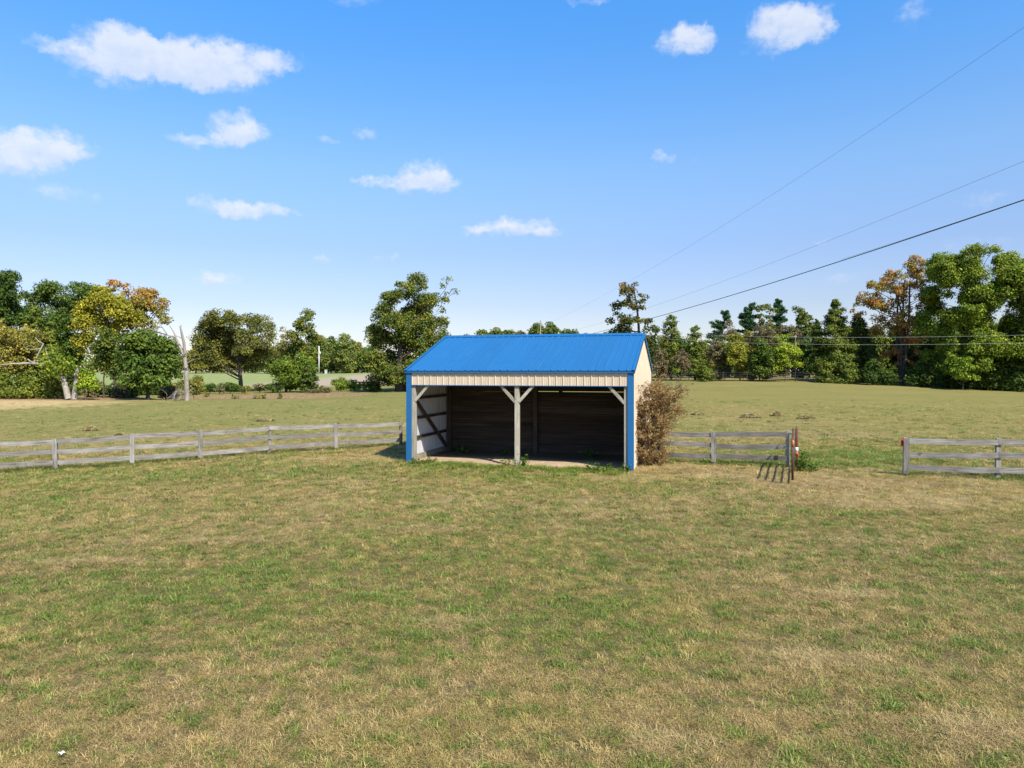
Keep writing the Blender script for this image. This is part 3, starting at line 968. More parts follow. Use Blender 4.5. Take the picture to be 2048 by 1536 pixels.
def tree(px, py, d, lobes, mat, label, name='tree', cat='tree', group=None, leaf=.21, cover=3.2, rc=(.38, .8), flat=.88, tint=(.2, .8), trunk_r=.22, bark_m=None,
         thin=1.0, seed=0, limbs=22, tintf=None, spread=.75, trunk_top=.62, stems=1, fill=.7):
    """lobes: (px, py, rx, ry[, density]) of the crown as seen, given real size and depth at distance d"""
    rng = np.random.default_rng(seed + int(px * 7 + py * 3))
    bx, by, _ = P(px, py, d)
    bz = g1(bx, by)
    root = empty(name, (bx, by, bz), label=label, cat=cat, group=group)
    LB = []
    for l in lobes:
        c = np.array(P(l[0], l[1], d)) - np.array([bx, by, bz])
        LB.append((c, l[2] / F * d * 1.12, l[3] / F * d * 1.22, l[4] if len(l) > 4 else 1.0))
    xs = [c[0] - rx for c, rx, ry, _ in LB] + [c[0] + rx for c, rx, ry, _ in LB]
    hw = (max(xs) - min(xs)) / 2
    cx0 = (max(xs) + min(xs)) / 2
    top = max(c[2] + ry for c, rx, ry, _ in LB)
    cen, nr, ti = [], [], []
    cl_all = []
    if fill > 0 and len(LB) > 2:
        base_l = list(LB)
        for a_, (c, rx, ry, den) in enumerate(base_l):
            near = sorted(range(len(base_l)), key=lambda q: np.hypot(*(base_l[q][0] - c)[[0, 2]]))[1:4]
            for q in near:
                if rng.random() > fill: continue
                f_ = rng.uniform(.3, .7)
                c2, rx2, ry2, den2 = base_l[q]
                LB.append((c * (1 - f_) + c2 * f_ + rng.normal(size=3) * np.array([.15, 0, .1]) * (rx + rx2), (rx + rx2) * rng.uniform(.22, .34), (ry + ry2) * rng.uniform(.26, .4), (den + den2) * .42))
    asz = leaf * leaf * .38
    cover = cover * 1.9
    for c, rx, ry, den in LB:
        rd = min(max(rx, ry) * 1.0, hw)
        room = math.sqrt(max(0.0, 1 - min(1, abs(c[0] - cx0) / (hw + 1e-6)) ** 2)) * hw
        dy = rng.uniform(-1, 1) * max(0.0, room - rd * .6) * spread
        cc = c + np.array([0, dy, 0])
        nl = int(cover * den * thin * math.pi * rx * ry / asz)
        ncl = max(2, int(nl / 46))
        # cluster centres: mostly on the shell of the lobe
        dd = rng.normal(size=(ncl, 3)); dd /= np.linalg.norm(dd, axis=1, keepdims=True)
        rad = rng.uniform(.15, 1.0, ncl) ** .45
        crad = np.clip(rng.uniform(rc[0], rc[1], ncl), 0, .8 * min(rx, ry) + .05)
        C = cc + dd * (rad[:, None] * (np.array([rx, rd, ry]) - crad[:, None] * .55).clip(.05))
        tc_ = rng.uniform(tint[0], tint[1], ncl)
        if tintf is not None: tc_ = tc_ + np.array([tintf(k[0] / (hw + 1e-6), k[2] / top) for k in C])
        cl_all.append(C)
        per = np.maximum(6, (46 * (crad / np.mean(rc)) ** 2 * rng.uniform(.5, 1.4, ncl))).astype(int)
        idx_ = np.repeat(np.arange(ncl), per)
        m_ = len(idx_)
        e = rng.normal(size=(m_, 3)); e /= np.linalg.norm(e, axis=1, keepdims=True)
        e[:, 2] = np.where(e[:, 2] < -.6, -e[:, 2], e[:, 2])
        rr_ = rng.uniform(.2, 1, m_) ** .5
        pos_ = C[idx_] + e * (rr_ * crad[idx_])[:, None] * np.array([1.05, 1.05, flat])
        cen.append(pos_)
        nr.append(e * .9 + np.array([.12, -.22, .32]) + rng.normal(size=(m_, 3)) * .5)
        ti.append(tc_[idx_])
    cen = np.concatenate(cen); nr = np.concatenate(nr); ti = np.clip(np.concatenate(ti), 0, 1)
    keep = cen[:, 2] > .05
    cen, nr, ti = cen[keep], nr[keep], ti[keep]
    me = leaves_mesh('crown', cen, nr, leaf, .72, ti, mat, rng)
    link('crown', me, root)
    # trunk and limbs
    mb = MB()
    C = np.concatenate(cl_all)
    h = top * trunk_top
    bm = bark_m or bark
    cmean = C.mean(0)
    heads = []
    for sidx in range(stems):
        tx_ = cmean[0] * .55 + (rng.uniform(-.5, .5) * hw * .5 if stems > 1 else 0)
        ty_ = rng.uniform(-.3, .3) if stems == 1 else rng.uniform(-.4, .4) * hw
        tp = np.array([tx_, ty_, h])
        n = 7
        pts = []
        w1 = rng.normal(size=2) * .04 * h
        for k in range(n + 1):
            s = k / n
            pts.append((tp[0] * s ** 1.3 + w1[0] * math.sin(3 * s), tp[1] * s ** 1.3 + w1[1] * math.sin(3.3 * s), -.15 + (h + .15) * s))
        r0 = trunk_r if stems == 1 else trunk_r * .7
        mb.tube(pts, [r0 * (1.35 if k == 0 else 1.0) * (1 - .72 * k / n) for k in range(n + 1)], 8, cap=False)
        heads.append(pts)
    pick = rng.choice(len(C), min(limbs, len(C)), replace=False)
    for k in pick:
        q = C[k]
        pts = min(heads, key=lambda h_: abs(h_[4][0] - q[0]) + rng.uniform(0, .8))
        zt = min(h * .97, max(h * .22, q[2] - abs(np.hypot(q[0], q[1])) * .55))
        s = (zt + .15) / (h + .15)
        i0 = min(int(s * 7), 6); fr = s * 7 - i0
        a = np.array(pts[i0]) * (1 - fr) + np.array(pts[i0 + 1]) * fr
        rs = trunk_r * (1 - .72 * s) * .36
        lp = limb(mb, a, q, rs, .018, rng, 4, .16)
        for _ in range(2):
            j = rng.integers(1, 4)
            near = C[np.argsort(((C - lp[j]) ** 2).sum(1))[:6]]
            limb(mb, lp[j], near[rng.integers(len(near))], rs * .35, .012, rng, 2, .15, 4)
    mb.obj('trunk', bm, root, True)
    return root


def conifer(px, py, d, apex_y, halfw, mat, label, name='cedar_tree', cat='tree', group=None, leaf=.24, cover=3.4, base_frac=.06, tiers=None, droop=.12, ragged=.3, tint=(.2, .8),
            seed=0, lean=0.0, trunk_r=.16, bark_m=None, shape=.8, bend=None):
    rng = np.random.default_rng(seed + int(px * 5 + apex_y))
    bx, by, _ = P(px, py, d); bz = g1(bx, by)
    root = empty(name, (bx, by, bz), label=label, cat=cat, group=group)
    H = CAMZ - (apex_y - PY) / F * d - bz
    HW = halfw / F * d
    nb = int(80 * max(1.0, H / 6)) if tiers is None else tiers
    mb = MB()
    lx = lean / F * d
    mb.tube([(lx * s * s, 0, -.1 + (H + .05) * s) for s in np.linspace(0, 1, 8)], [trunk_r * (1 - .93 * s) + .01 for s in np.linspace(0, 1, 8)], 7, cap=False)
    cen, nr, ti, td = [], [], [], []
    area = math.pi * .5 * H * HW * 1.2
    nl = int(cover * 2.4 * area / (leaf * leaf * .3))
    hs = rng.uniform(base_frac, 1, nb) ** .9
    for i in range(nb):
        s = hs[i]
        R_ = HW * ((1 - s) ** shape) * rng.uniform(1 - ragged, 1 + ragged * .5) + .12
        az = rng.uniform(0, 2 * math.pi)
        up = rng.uniform(-.1, .35) * R_
        o = np.array([lx * s * s, 0, H * s])
        tip = o + np.array([math.cos(az) * R_, math.sin(az) * R_, up - droop * R_])
        limb(mb, o, tip, trunk_r * .28 * (1 - s) + .012, .008, rng, 2, .06, 4)
        m_ = max(8, int(nl / nb * (R_ / (HW * .55 + .1))))
        f = rng.uniform(.15, 1, m_) ** .7
        w_ = .13 + .26 * R_ * (1 - f * .6)
        j = rng.normal(size=(m_, 3)) * np.stack([w_, w_, w_ * .8], 1) * .6
        p_ = o + (tip - o) * f[:, None] + j
        cen.append(p_); 
        outv = np.array([math.cos(az), math.sin(az), .0])
        nr.append(j * 1.6 + np.array([0, 0, .25]) + outv * .6 + rng.normal(size=(m_, 3)) * .5)
        td.append(np.tile(outv * .8 + np.array([0, 0, .35]), (m_, 1)))
        ti.append(np.full(m_, rng.uniform(*tint)))
    cen = np.concatenate(cen); keep = cen[:, 2] > .03
    me = leaves_mesh('crown', cen[keep], np.concatenate(nr)[keep], leaf, .5, np.concatenate(ti)[keep], mat, rng, tdir=np.concatenate(td)[keep])
    link('crown', me, root)
    mb.obj('trunk', bark_m or bark, root, True)
    return root


def pine(px, py, d, apex_y, halfw, label, lean=0, seed=0, base_frac=.35, tiers=8, onesided=0.0):
    """white pine: whorls of long level limbs carrying flat plumes"""
    rng = np.random.default_rng(seed + int(px))
    bx, by, _ = P(px, py, d); bz = g1(bx, by)
    root = empty('pine_tree', (bx, by, bz), label=label, cat='tree', group='tall pines behind the tree line')
    H = CAMZ - (apex_y - PY) / F * d - bz; HW = halfw / F * d
    lx = lean / F * d
    mb = MB()
    mb.tube([(lx * s, 0, -.1 + (H + .05) * s) for s in np.linspace(0, 1, 8)], [.24 * (1 - .93 * s) + .015 for s in np.linspace(0, 1, 8)], 7, cap=False)
    cen, nr, ti, td = [], [], [], []
    for k in range(int(tiers * 5.5)):
        s = base_frac + (1 - base_frac) * rng.uniform(0, 1) ** .85 * .985
        az = rng.uniform(0, 2 * math.pi)
        if onesided and s < .85 and rng.random() < onesided: az = math.pi + rng.uniform(-.5, .5)
        q_ = (s - base_frac) / (1 - base_frac)
        R_ = HW * (1 - q_ ** 1.25 * .86) * rng.uniform(.4, 1.2)
        o = np.array([lx * s, 0, H * s])
        tip = o + np.array([math.cos(az) * R_, math.sin(az) * R_, R_ * rng.uniform(.05, .5)])
        limb(mb, o, tip, .05 * (1 - s) + .02, .012, rng, 3, .06, 4, .12)
        m_ = int(330 * (R_ / HW + .25))
        f = rng.uniform(.2, 1.08, m_)
        w_ = .16 + .17 * R_ * np.sin(np.clip(f, 0, 1) * 2.6)
        j = rng.normal(size=(m_, 3)) * np.stack([w_, w_, np.full(m_, .26)], 1) * .55
        cen.append(o + (tip - o) * f[:, None] + j)
        outv = np.array([math.cos(az), math.sin(az), .5])
        nr.append(np.array([0, 0, .35]) + rng.normal(size=(m_, 3)) * .7)
        td.append(np.tile(outv, (m_, 1))); ti.append(np.full(m_, rng.uniform(.1, .9)))
    me = leaves_mesh('crown', np.concatenate(cen), np.concatenate(nr), .34, .35, np.concatenate(ti), L_PINE, rng, tdir=np.concatenate(td))
    link('crown', me, root)
    mb.obj('trunk', bark, root, True)
    return root


def bush(px, py, d, lobes, mat, label, name='bush', group=None, leaf=.2, **kw):
    kw.setdefault('limbs', 10); kw.setdefault('trunk_r', .05); kw.setdefault('trunk_top', .5); kw.setdefault('rc', (.25, .55))
    return tree(px, py, d, lobes, mat, label, name=name, cat='bush', group=group, leaf=leaf, **kw)


def twig_tree(root, mb, p, dirv, L, r, depth, rng, up=.1, spread=.7):
    """recursive bare branches"""
    p = np.array(p, float); dirv = np.array(dirv, float); dirv /= np.linalg.norm(dirv)
    q = p + dirv * L
    pts = limb(mb, p, q, r, r * .62, rng, 3, .12, 5 if depth > 1 else 4)
    if depth == 0: return
    for k in range(rng.integers(2, 4)):
        s = rng.uniform(.45, 1.0)
        a = p + (q - p) * s
        nd = dirv + rng.normal(size=3) * spread + np.array([0, 0, up])
        twig_tree(root, mb, a, nd, L * rng.uniform(.5, .75), r * .5, depth - 1, rng, up, spread)


# ------------------------------------------------------------------ left group of trees
LG = 'trees at the left edge of the pasture'
tree(-15, 795, 77, [(12, 556, 20, 15), (34, 573, 10, 14), (10, 602, 27, 22), (-35, 585, 45, 50), (32, 628, 30, 18), (-20, 650, 50, 45), (45, 645, 18, 14), (-60, 640, 40, 60)], L_DARK,
     'tall dark ragged oak cut off by the left edge', group=LG, trunk_r=.35, seed=1, tint=(.1, .7), cover=2.6)
tree(132, 797, 81, [(108, 580, 24, 17), (150, 578, 28, 13), (185, 582, 18, 11), (83, 605, 22, 20), (125, 612, 34, 22), (168, 608, 24, 22), (100, 645, 30, 24), (142, 650, 34, 30), (150, 692, 30, 28), (110, 690, 24, 24), (130, 735, 30, 25)], L_DARK,
     'big dark green round-topped tree behind the left thicket', group=LG, trunk_r=.35, seed=2, tint=(.25, .95), cover=2.3, rc=(.45, .9))
tree(232, 800, 73, [(195, 585, 20, 13), (215, 604, 34, 20), (180, 622, 22, 18), (243, 610, 22, 18), (225, 638, 40, 22), (266, 632, 16, 16), (188, 652, 24, 18), (222, 668, 32, 13), (178, 690, 18, 20, .6), (205, 700, 18, 16, .5)], L_YEL,
     'bright yellow-green tree in front of the orange maple', group=LG, seed=3, tint=(.15, .75), cover=2.5)
tree(288, 802, 78, [(246, 573, 15, 9), (275, 581, 20, 11, .8), (300, 592, 18, 13, .8), (320, 608, 14, 12, .7), (214, 582, 11, 8), (288, 610, 25, 16, .7), (311, 627, 18, 12, .7), (334, 645, 10, 12, .6), (285, 640, 26, 18, .9), (300, 665, 20, 16, .8)], L_ORG,
     'orange-topped autumn maple left of the bare snag', group=LG, seed=4, tint=(.2, .6), cover=2.2, rc=(.4, .75), tintf=lambda a, h: (h - .85) * 2.0)
tree(18, 797, 67, [(5, 655, 25, 20), (40, 668, 25, 18), (18, 700, 32, 22), (60, 700, 24, 20), (-12, 690, 25, 36), (76, 726, 18, 14), (30, 735, 40, 16)], L_OLV,
     'yellowish olive thicket tree at the far left', group=LG, seed=5, tint=(.35, 1.0), cover=2.0, leaf=.2, trunk_r=.12, bark_m=bark)
conifer(66, 797, 72, 612, 46, L_CED, 'olive cedar rising behind the left thicket', group=LG, seed=6, cover=3.0)
conifer(100, 797, 70, 645, 32, L_CED, 'smaller olive cedar right of the leaning pale limb', group=LG, seed=7, tint=(.4, 1))
for i, (bx_, tw, ty_, lb) in enumerate(((8, 26, 742, 'low juniper bush at the left edge of the thicket'), (62, 44, 742, 'wide yellow-green juniper bush under the pale limb'), (108, 24, 752, 'small juniper bush left of the leaning trunk'))):
    conifer(bx_, 795, 64, ty_, tw, L_CED, lb, name='juniper_bush', cat='bush', group='junipers under the left trees', seed=20 + i, tint=(.45, 1.1), shape=.55, leaf=.2, base_frac=.02, trunk_r=.07)
tree(208, 802, 65, [(215, 690, 26, 32), (228, 722, 24, 22), (203, 735, 22, 18), (235, 748, 15, 13), (190, 705, 16, 22)], L_OAK,
     'slim-trunked young tree before the yellow-green one', group=LG, seed=8, tint=(.0, .6), leaf=.22, trunk_r=.09, cover=2.2)
tree(296, 803, 63, [(290, 688, 34, 26), (325, 700, 30, 24), (262, 716, 28, 24), (300, 735, 48, 28), (342, 735, 18, 24), (272, 762, 34, 14), (320, 764, 30, 12), (298, 775, 22, 8)], L_DARK,
     'round dark green tree on a single trunk left of the snag', group=LG, seed=9, tint=(.35, 1.0), leaf=.24, cover=3.4, trunk_r=.17)
bush(172, 800, 61.5, [(170, 752, 16, 13), (180, 770, 13, 13), (160, 772, 10, 12)], L_LIME, 'bright green bush beside the broken stump', seed=10, tint=(.1, .7))
for i, (bx_, w_, y_, m_, lb) in enumerate(((182, 16, 786, L_BRUSH, 'brown brush left of the slim young tree'), (236, 18, 784, L_BRUSH, 'brown brush between the two young trees'), (262, 14, 788, L_DARK, 'dark low bush left of the round tree trunk'),
                                           (330, 20, 786, L_BRUSH, 'brown brush right of the round tree trunk'), (352, 14, 780, L_OLV, 'pale twiggy brush beside the snag'), (388, 16, 776, L_OLV, 'olive brush right of the snag'),
                                           (150, 10, 780, L_DARK, 'dark bush right behind the broken stump'), (20, 40, 788, L_DARK, 'dark low brush at the left edge'))):
    bush(bx_, 803, 66 + i % 3, [(bx_, y_, w_, 14), (bx_ + w_ * .6, y_ + 5, w_ * .6, 9)], m_, lb, group='brush under the left trees', seed=30 + i, cover=2.0)

for i, (bx_, w_, h_, m_, lb) in enumerate(((-40, 34, 30, L_DARK, 'dark brush beyond the left edge junipers'), (40, 30, 34, L_DARK, 'dark brush between the far left junipers'), (92, 26, 40, L_DARK, 'dark brush behind the small juniper'), (128, 24, 34, L_BRUSH, 'brown brush behind the leaning trunk'),
                                          (190, 26, 38, L_OLV, 'olive brush behind the slim young tree'), (226, 24, 30, L_DARK, 'dark brush right of the slim young trunk'), (256, 24, 26, L_BRUSH, 'brown brush farther behind the round tree'), (310, 26, 28, L_DARK, 'dark brush behind the round tree trunk'), (345, 24, 34, L_OLV, 'olive brush farther behind the snag'),
                                          (372, 22, 40, L_OLV, 'leggy olive brush at the snag\'s right'), (165, 22, 60, L_DARK, 'tall dark brush behind the bright green bush'), (280, 20, 44, L_DARK, 'tall dark brush left behind the round tree'))):
    bush(bx_, 801, 74, [(bx_, 798 - h_ * .5, w_, h_ * .5), (bx_ + w_ * .5, 798 - h_ * .4, w_ * .6, h_ * .4), (bx_ - w_ * .5, 798 - h_ * .35, w_ * .6, h_ * .35)], m_, lb, group='brush under the left trees', seed=230 + i, cover=1.5, leaf=.24, rc=(.35, .7), tint=(0, .6))

# leaning sycamore, half dead
def zl(x, y):            # the zoomed crop's coordinates to photo pixels
    return (x * .1953, 520 + y * .1953)
def z2(x, y, d):
    return np.array(P(*zl(x, y), d))
sb = z2(690, 1400, 61.5); sbz = g1(sb[0], sb[1])
syc = empty('leaning_tree', (sb[0], sb[1], sbz), label='pale half-dead tree leaning left with one long bare limb', cat='tree')
so = np.array([sb[0], sb[1], sbz])
mb = MB()
rng = np.random.default_rng(77)
def path(mb, pts, r, d, o, n=8, dz=None):
    V = [z2(a, b, d) + np.array([0, (dz[i] if dz else 0), 0]) - o for i, (a, b) in enumerate(pts)]
    mb.tube(V, r, n, cap=False)
path(mb, [(700, 1425), (640, 1230), (585, 1135), (520, 1085), (430, 1052), (330, 1065), (200, 1055), (40, 1062), (-60, 1075)], [.26, .22, .19, .15, .13, .12, .09, .06, .03], 61.5, so, dz=[0, .2, .5, .9, 1.2, 1.3, 1.2, .9, .7])
path(mb, [(425, 1050), (405, 970), (395, 900)], [.10, .07, .02], 61.5, so, 6, dz=[1.2, 1.0, .9])
path(mb, [(250, 1062), (200, 1012)], [.10, .05], 61.5, so, 6, dz=[1.25, 1.0])
path(mb, [(250, 1055), (300, 905), (320, 850), (285, 830), (245, 785)], [.06, .055, .06, .05, .03], 61.5, so, 6, dz=[1.2, 1.5, 1.6, 1.5, 1.4])
path(mb, [(300, 900), (230, 915), (160, 890)], [.04, .03, .015], 61.5, so, 5, dz=[1.5, 1.2, 1.0])
mb.obj('trunk', bark_syc, syc, True)
cl = np.concatenate([z2(640, 1100, 61.5) + rng.normal(size=(700, 3)) * np.array([.75, .8, .45]), z2(560, 1030, 61.5) + rng.normal(size=(400, 3)) * np.array([.5, .6, .45])]) - so
link('crown', leaves_mesh('crown', cl, rng.normal(size=(len(cl), 3)) + np.array([0, 0, .6]), .24, .75, rng.uniform(.2, .9, len(cl)), L_MID, rng), syc)
st = z2(760, 1405, 61.8); stz = g1(st[0], st[1])
stump = empty('broken_trunk', (st[0], st[1], stz), label='broken pale trunk standing right of the leaning tree', cat='tree')
mb = MB(); o2 = np.array([st[0], st[1], stz])
path(mb, [(760, 1425), (775, 1290), (785, 1210), (795, 1105)], [.25, .21, .17, .11], 61.8, o2)
path(mb, [(785, 1210), (740, 1130)], [.10, .04], 61.8, o2, 6)
mb.obj('trunk', bark_syc, stump, True)

# bare snag
sg = z2(1915, 1445, 60); sgz = g1(sg[0], sg[1]); so = np.array([sg[0], sg[1], sgz])
snag = empty('dead_snag', tuple(so), label='tall bleached dead tree forking into bare limbs', cat='tree')
mb = MB()
path(mb, [(1915, 1470), (1912, 1300), (1905, 1100), (1890, 980)], [.21, .19, .17, .15], 60, so, 10)
path(mb, [(1890, 985), (1840, 890), (1800, 820), (1745, 785), (1680, 765), (1600, 742), (1510, 705), (1450, 652)], [.15, .12, .10, .08, .06, .045, .03, .012], 60, so, 7, dz=[0, .1, .2, .4, .5, .6, .6, .5])
path(mb, [(1895, 960), (1895, 850), (1882, 770), (1868, 680)], [.14, .12, .10, .07], 60, so, 7, dz=[0, -.2, -.3, -.4])
path(mb, [(1800, 820), (1775, 740), (1735, 670)], [.08, .055, .03], 60, so, 6, dz=[.2, .1, 0])
path(mb, [(1690, 768), (1650, 690), (1625, 640)], [.05, .035, .012], 60, so, 5, dz=[.5, .2, 0])
path(mb, [(1650, 690), (1570, 680), (1540, 610)], [.03, .02, .008], 60, so, 5, dz=[.2, .3, .4])
path(mb, [(1895, 810), (1840, 780), (1790, 782)], [.05, .03, .01], 60, so, 5, dz=[-.3, -.6, -.8])
path(mb, [(1912, 1062), (1985, 1025), (2060, 1008)], [.06, .035, .01], 60, so, 5, dz=[0, -.2, -.5])
path(mb, [(1500, 700), (1460, 720), (1440, 700)], [.02, .012, .006], 60, so, 5, dz=[.6, .5, .4])
path(mb, [(1560, 725), (1500, 735), (1470, 760)], [.025, .015, .006], 60, so, 5, dz=[.6, .7, .8])
path(mb, [(1885, 780), (1870, 690), (1880, 670)], [.07, .04, .03], 60, so, 5, dz=[-.3, -.4, -.4])
mb.obj('trunk', bark_pale, snag, True)
mb = MB()
for (ax, ay, bx_, by_) in ((1870, 965, 1905, 960), (1885, 1100, 1925, 1098)):
    path(mb, [(ax, ay), ((ax + bx_) / 2, ay + 14), (bx_, by_)], [.03, .05, .03], 59.75, so, 5)
mb.obj('bark_scar', bark, snag, True)
# fallen bare brush heap by the snag
hx, hy, _ = P(345, 800, 59.5)
hpile = empty('brush_heap', (hx, hy, g1(hx, hy)), label='heap of bare grey fallen branches left of the snag', cat='branches')
mb = MB(); rng = np.random.default_rng(5)
for k in range(9):
    twig_tree(None, mb, (rng.uniform(-1.0, .4), rng.uniform(-.6, .6), .05), (rng.uniform(-.3, .9), rng.uniform(-.6, .6), rng.uniform(.3, 1.0)), rng.uniform(.7, 1.2), .028, 2, rng, .05, .6)
mb.obj('branches', bark_pale, hpile, True)

# ------------------------------------------------------------------ middle: pond side and beyond
tree(482, 772, 84, [(455, 640, 30, 17), (425, 660, 28, 20), (487, 640, 28, 16, .8), (516, 646, 22, 15, .5), (540, 664, 14, 14, .4), (405, 690, 20, 18), (450, 680, 45, 26), (505, 680, 34, 26, .7), (428, 714, 38, 18), (480, 714, 38, 16), (524, 708, 28, 14, .6), (428, 738, 8, 10), (500, 735, 20, 8, .5), (545, 690, 14, 12, .4)], L_OLV,
     'spreading olive tree with a low trunk beyond the pond', seed=40, tint=(-.1, .6), leaf=.2, cover=2.2, trunk_r=.3, limbs=40)
tree(590, 770, 100, [(566, 662, 10, 8, .3), (575, 690, 14, 16, .6), (560, 705, 14, 16, .6), (585, 715, 18, 14, .8)], L_OLV, 'thin half-bare tree left of the tufted one', seed=41, leaf=.24, cover=1.6, trunk_top=.95, bark_m=bark_pale, limbs=26)
tree(600, 768, 98, [(613, 628, 14, 9), (604, 648, 12, 10), (616, 660, 14, 13), (590, 672, 12, 10), (625, 680, 14, 12), (600, 700, 22, 18), (620, 715, 16, 18)], L_OAK,
     'tall narrow tree with a tufted top beyond the pond', seed=42, leaf=.26, cover=2.6, trunk_top=.9, bark_m=bark_pale)
tree(572, 784, 80, [(575, 736, 25, 17), (608, 726, 20, 17), (590, 758, 30, 20), (556, 744, 22, 12), (543, 738, 12, 7), (575, 770, 22, 12), (612, 750, 16, 16)], L_MID,
     'low bushy green tree at the end of the pond', seed=43, tint=(.1, .7), cover=3.2, trunk_r=.16)
conifer(617, 784, 78, 733, 19, L_CED, 'small dark cedar right of the bushy pond tree', seed=44, tint=(0, .4), shape=.5, base_frac=.02)
BR = 'bushes along the far pond bank'
for i, (bx_, by_, w_, h_, m_, lb) in enumerate(((680, 782, 17, 13, L_MID, 'rounded green bush left of the big oak'), (707, 782, 13, 11, L_MID, 'green bush close to the little pen by the oak'), (650, 786, 14, 7, L_BRUSH, 'tawny weeds right of the cedar by the pond'),
                                              (545, 784, 15, 9, L_DARK, 'dark bush left of the bushy pond tree'), (518, 782, 14, 7, L_BRUSH, 'tawny bush right of the spreading tree'), (460, 783, 22, 8, L_DARK, 'dark green bush under the spreading tree'),
                                              (420, 784, 14, 9, L_DARK, 'dark bush on the bank at the pond\'s left end'), (398, 782, 12, 14, L_OLV, 'olive bush just right of the snag'), (490, 785, 12, 6, L_OLV, 'olive weeds under the spreading tree\'s trunk'), (630, 788, 16, 5, L_BRUSH, 'reddish weeds before the small cedar'), (438, 786, 10, 6, L_BRUSH, 'tawny weeds between the two dark bank bushes'), (740, 786, 22, 12, L_DARK, 'dark bush at the left foot of the big oak'))):
    bush(bx_, by_ + 1, 79 if by_ < 785 else 76, [(bx_, by_ - h_, w_, h_), (bx_ + w_ * .5, by_ - h_ * .7, w_ * .6, h_ * .7)], m_, lb, group=BR, seed=50 + i, leaf=.18, cover=2.4)
SEDGE = ['sedge tuft by the pond nearest the snag', 'sedge tuft by the pond left of the spreading trunk', 'sedge tuft by the pond right of the spreading trunk', 'small sedge tuft by the pond beside a twin', 'wide sedge tuft at the pond\'s right end']
for i, (bx_, by_, w_) in enumerate(((415, 793, 7), (470, 794, 8), (510, 794, 7), (525, 793, 6), (560, 791, 10))):
    bush(bx_, by_ + 3, 73, [(bx_, by_, w_, 4)], L_OLV, SEDGE[i], name='sedge_tuft', group='sedge tufts at the pond edge', seed=70 + i, leaf=.2, cover=2.2)
tree(800, 784, 75, [(835, 561, 20, 13), (818, 588, 24, 17), (785, 600, 20, 15), (846, 600, 22, 17), (830, 625, 34, 20), (770, 634, 20, 17), (800, 650, 34, 20), (741, 660, 15, 13), (850, 650, 28, 20), (880, 642, 12, 18, .8), (765, 682, 28, 19), (810, 690, 38, 22), (855, 692, 34, 22), (888, 692, 22, 24), (758, 722, 27, 20),
                    (800, 735, 42, 22), (850, 740, 34, 22), (768, 760, 36, 16), (815, 768, 40, 13), (894, 564, 11, 8, .35), (908, 585, 9, 9, .45), (896, 606, 14, 8, .4), (884, 622, 12, 6, .5), (865, 588, 10, 8, .5)], L_OAK,
     'large irregular oak left of the shed roof', seed=45, tint=(.1, .75), cover=2.4, leaf=.2, rc=(.4, .8), trunk_r=.42, limbs=50)
# little pen of rails by the oak
pp = P(712, 772, 82); pen = empty('rail_pen', (pp[0], pp[1], g1(pp[0], pp[1])), label='small dark rail fence piece left of the big oak', cat='fence')
for k in range(3):
    mb = MB(); mb.box((k * .9 - .06, -.06, -.1), (k * .9 + .06, .06, 1.15)); mb.obj('post', wood_dz, pen)
for h in (.45, .85):
    mb = MB(); mb.box((-.1, -.1, h), (2.0, -.062, h + .14)); mb.obj('rail', wood_dx, pen)

# far tree line left and centre
FG = 'trees of the far tree line'
far = [(300, 690, 26, 'l'), (345, 685, 24, 'l'), (392, 690, 22, 'm'), (425, 695, 24, 'l'), (462, 690, 26, 'm'), (540, 690, 24, 'l'), (580, 684, 22, 'm'), (640, 668, 24, 'l'), (622, 690, 20, 'm'), (662, 676, 22, 'd'), (690, 668, 22, 'l'), (712, 682, 20, 'm'), (735, 690, 20, 'd'), (676, 700, 18, 'd'), (505, 692, 22, 'd'), (560, 700, 20, 'd'), (648, 700, 20, 'm'), (700, 706, 20, 'm')]
DESC = ['pale olive', 'dull green', 'rounded', 'broad', 'low', 'dense', 'ragged', 'mid-green', 'leafy', 'domed', 'dark-based', 'yellowish', 'narrow', 'bushy', 'uneven', 'small', 'deep green', 'squat']
WHERE = ['far behind the orange maple', 'far behind the round dark tree', 'far behind the snag', 'far behind the spreading tree\'s left side', 'far behind the spreading tree\'s middle', 'far behind the spreading tree\'s right side', 'far behind the thin half-bare tree', 'just left of the pale utility pole', 'far behind the bushy pond tree', 'just right of the pale utility pole', 'third right of the pale utility pole', 'left beside the big oak, far off', 'half hidden by the big oak', 'second right of the pale utility pole', 'far behind the spreading tree\'s trunk', 'far behind the low pond bushes', 'at the foot of the pale utility pole', 'across the brown field from the green bush']
for i, (fx, fy, w_, k) in enumerate(far):
    m_ = {'l': L_FAR, 'm': L_OLV, 'd': L_DARK}[k]
    dd = 222 + (i * 37 % 23)
    b = 747
    hh = (b - fy)
    tree(fx, b, dd, [(fx, fy + hh * .28, w_ * .6, hh * .28), (fx - w_ * .4, fy + hh * .5, w_ * .6, hh * .3), (fx + w_ * .45, fy + hh * .48, w_ * .6, hh * .32), (fx, fy + hh * .75, w_, hh * .25)], m_,
         DESC[i] + ' tree ' + WHERE[i], group=FG, seed=100 + i, leaf=.55, rc=(.8, 1.8), cover=2.4, limbs=6, trunk_r=.25, tint=(.15, .85))
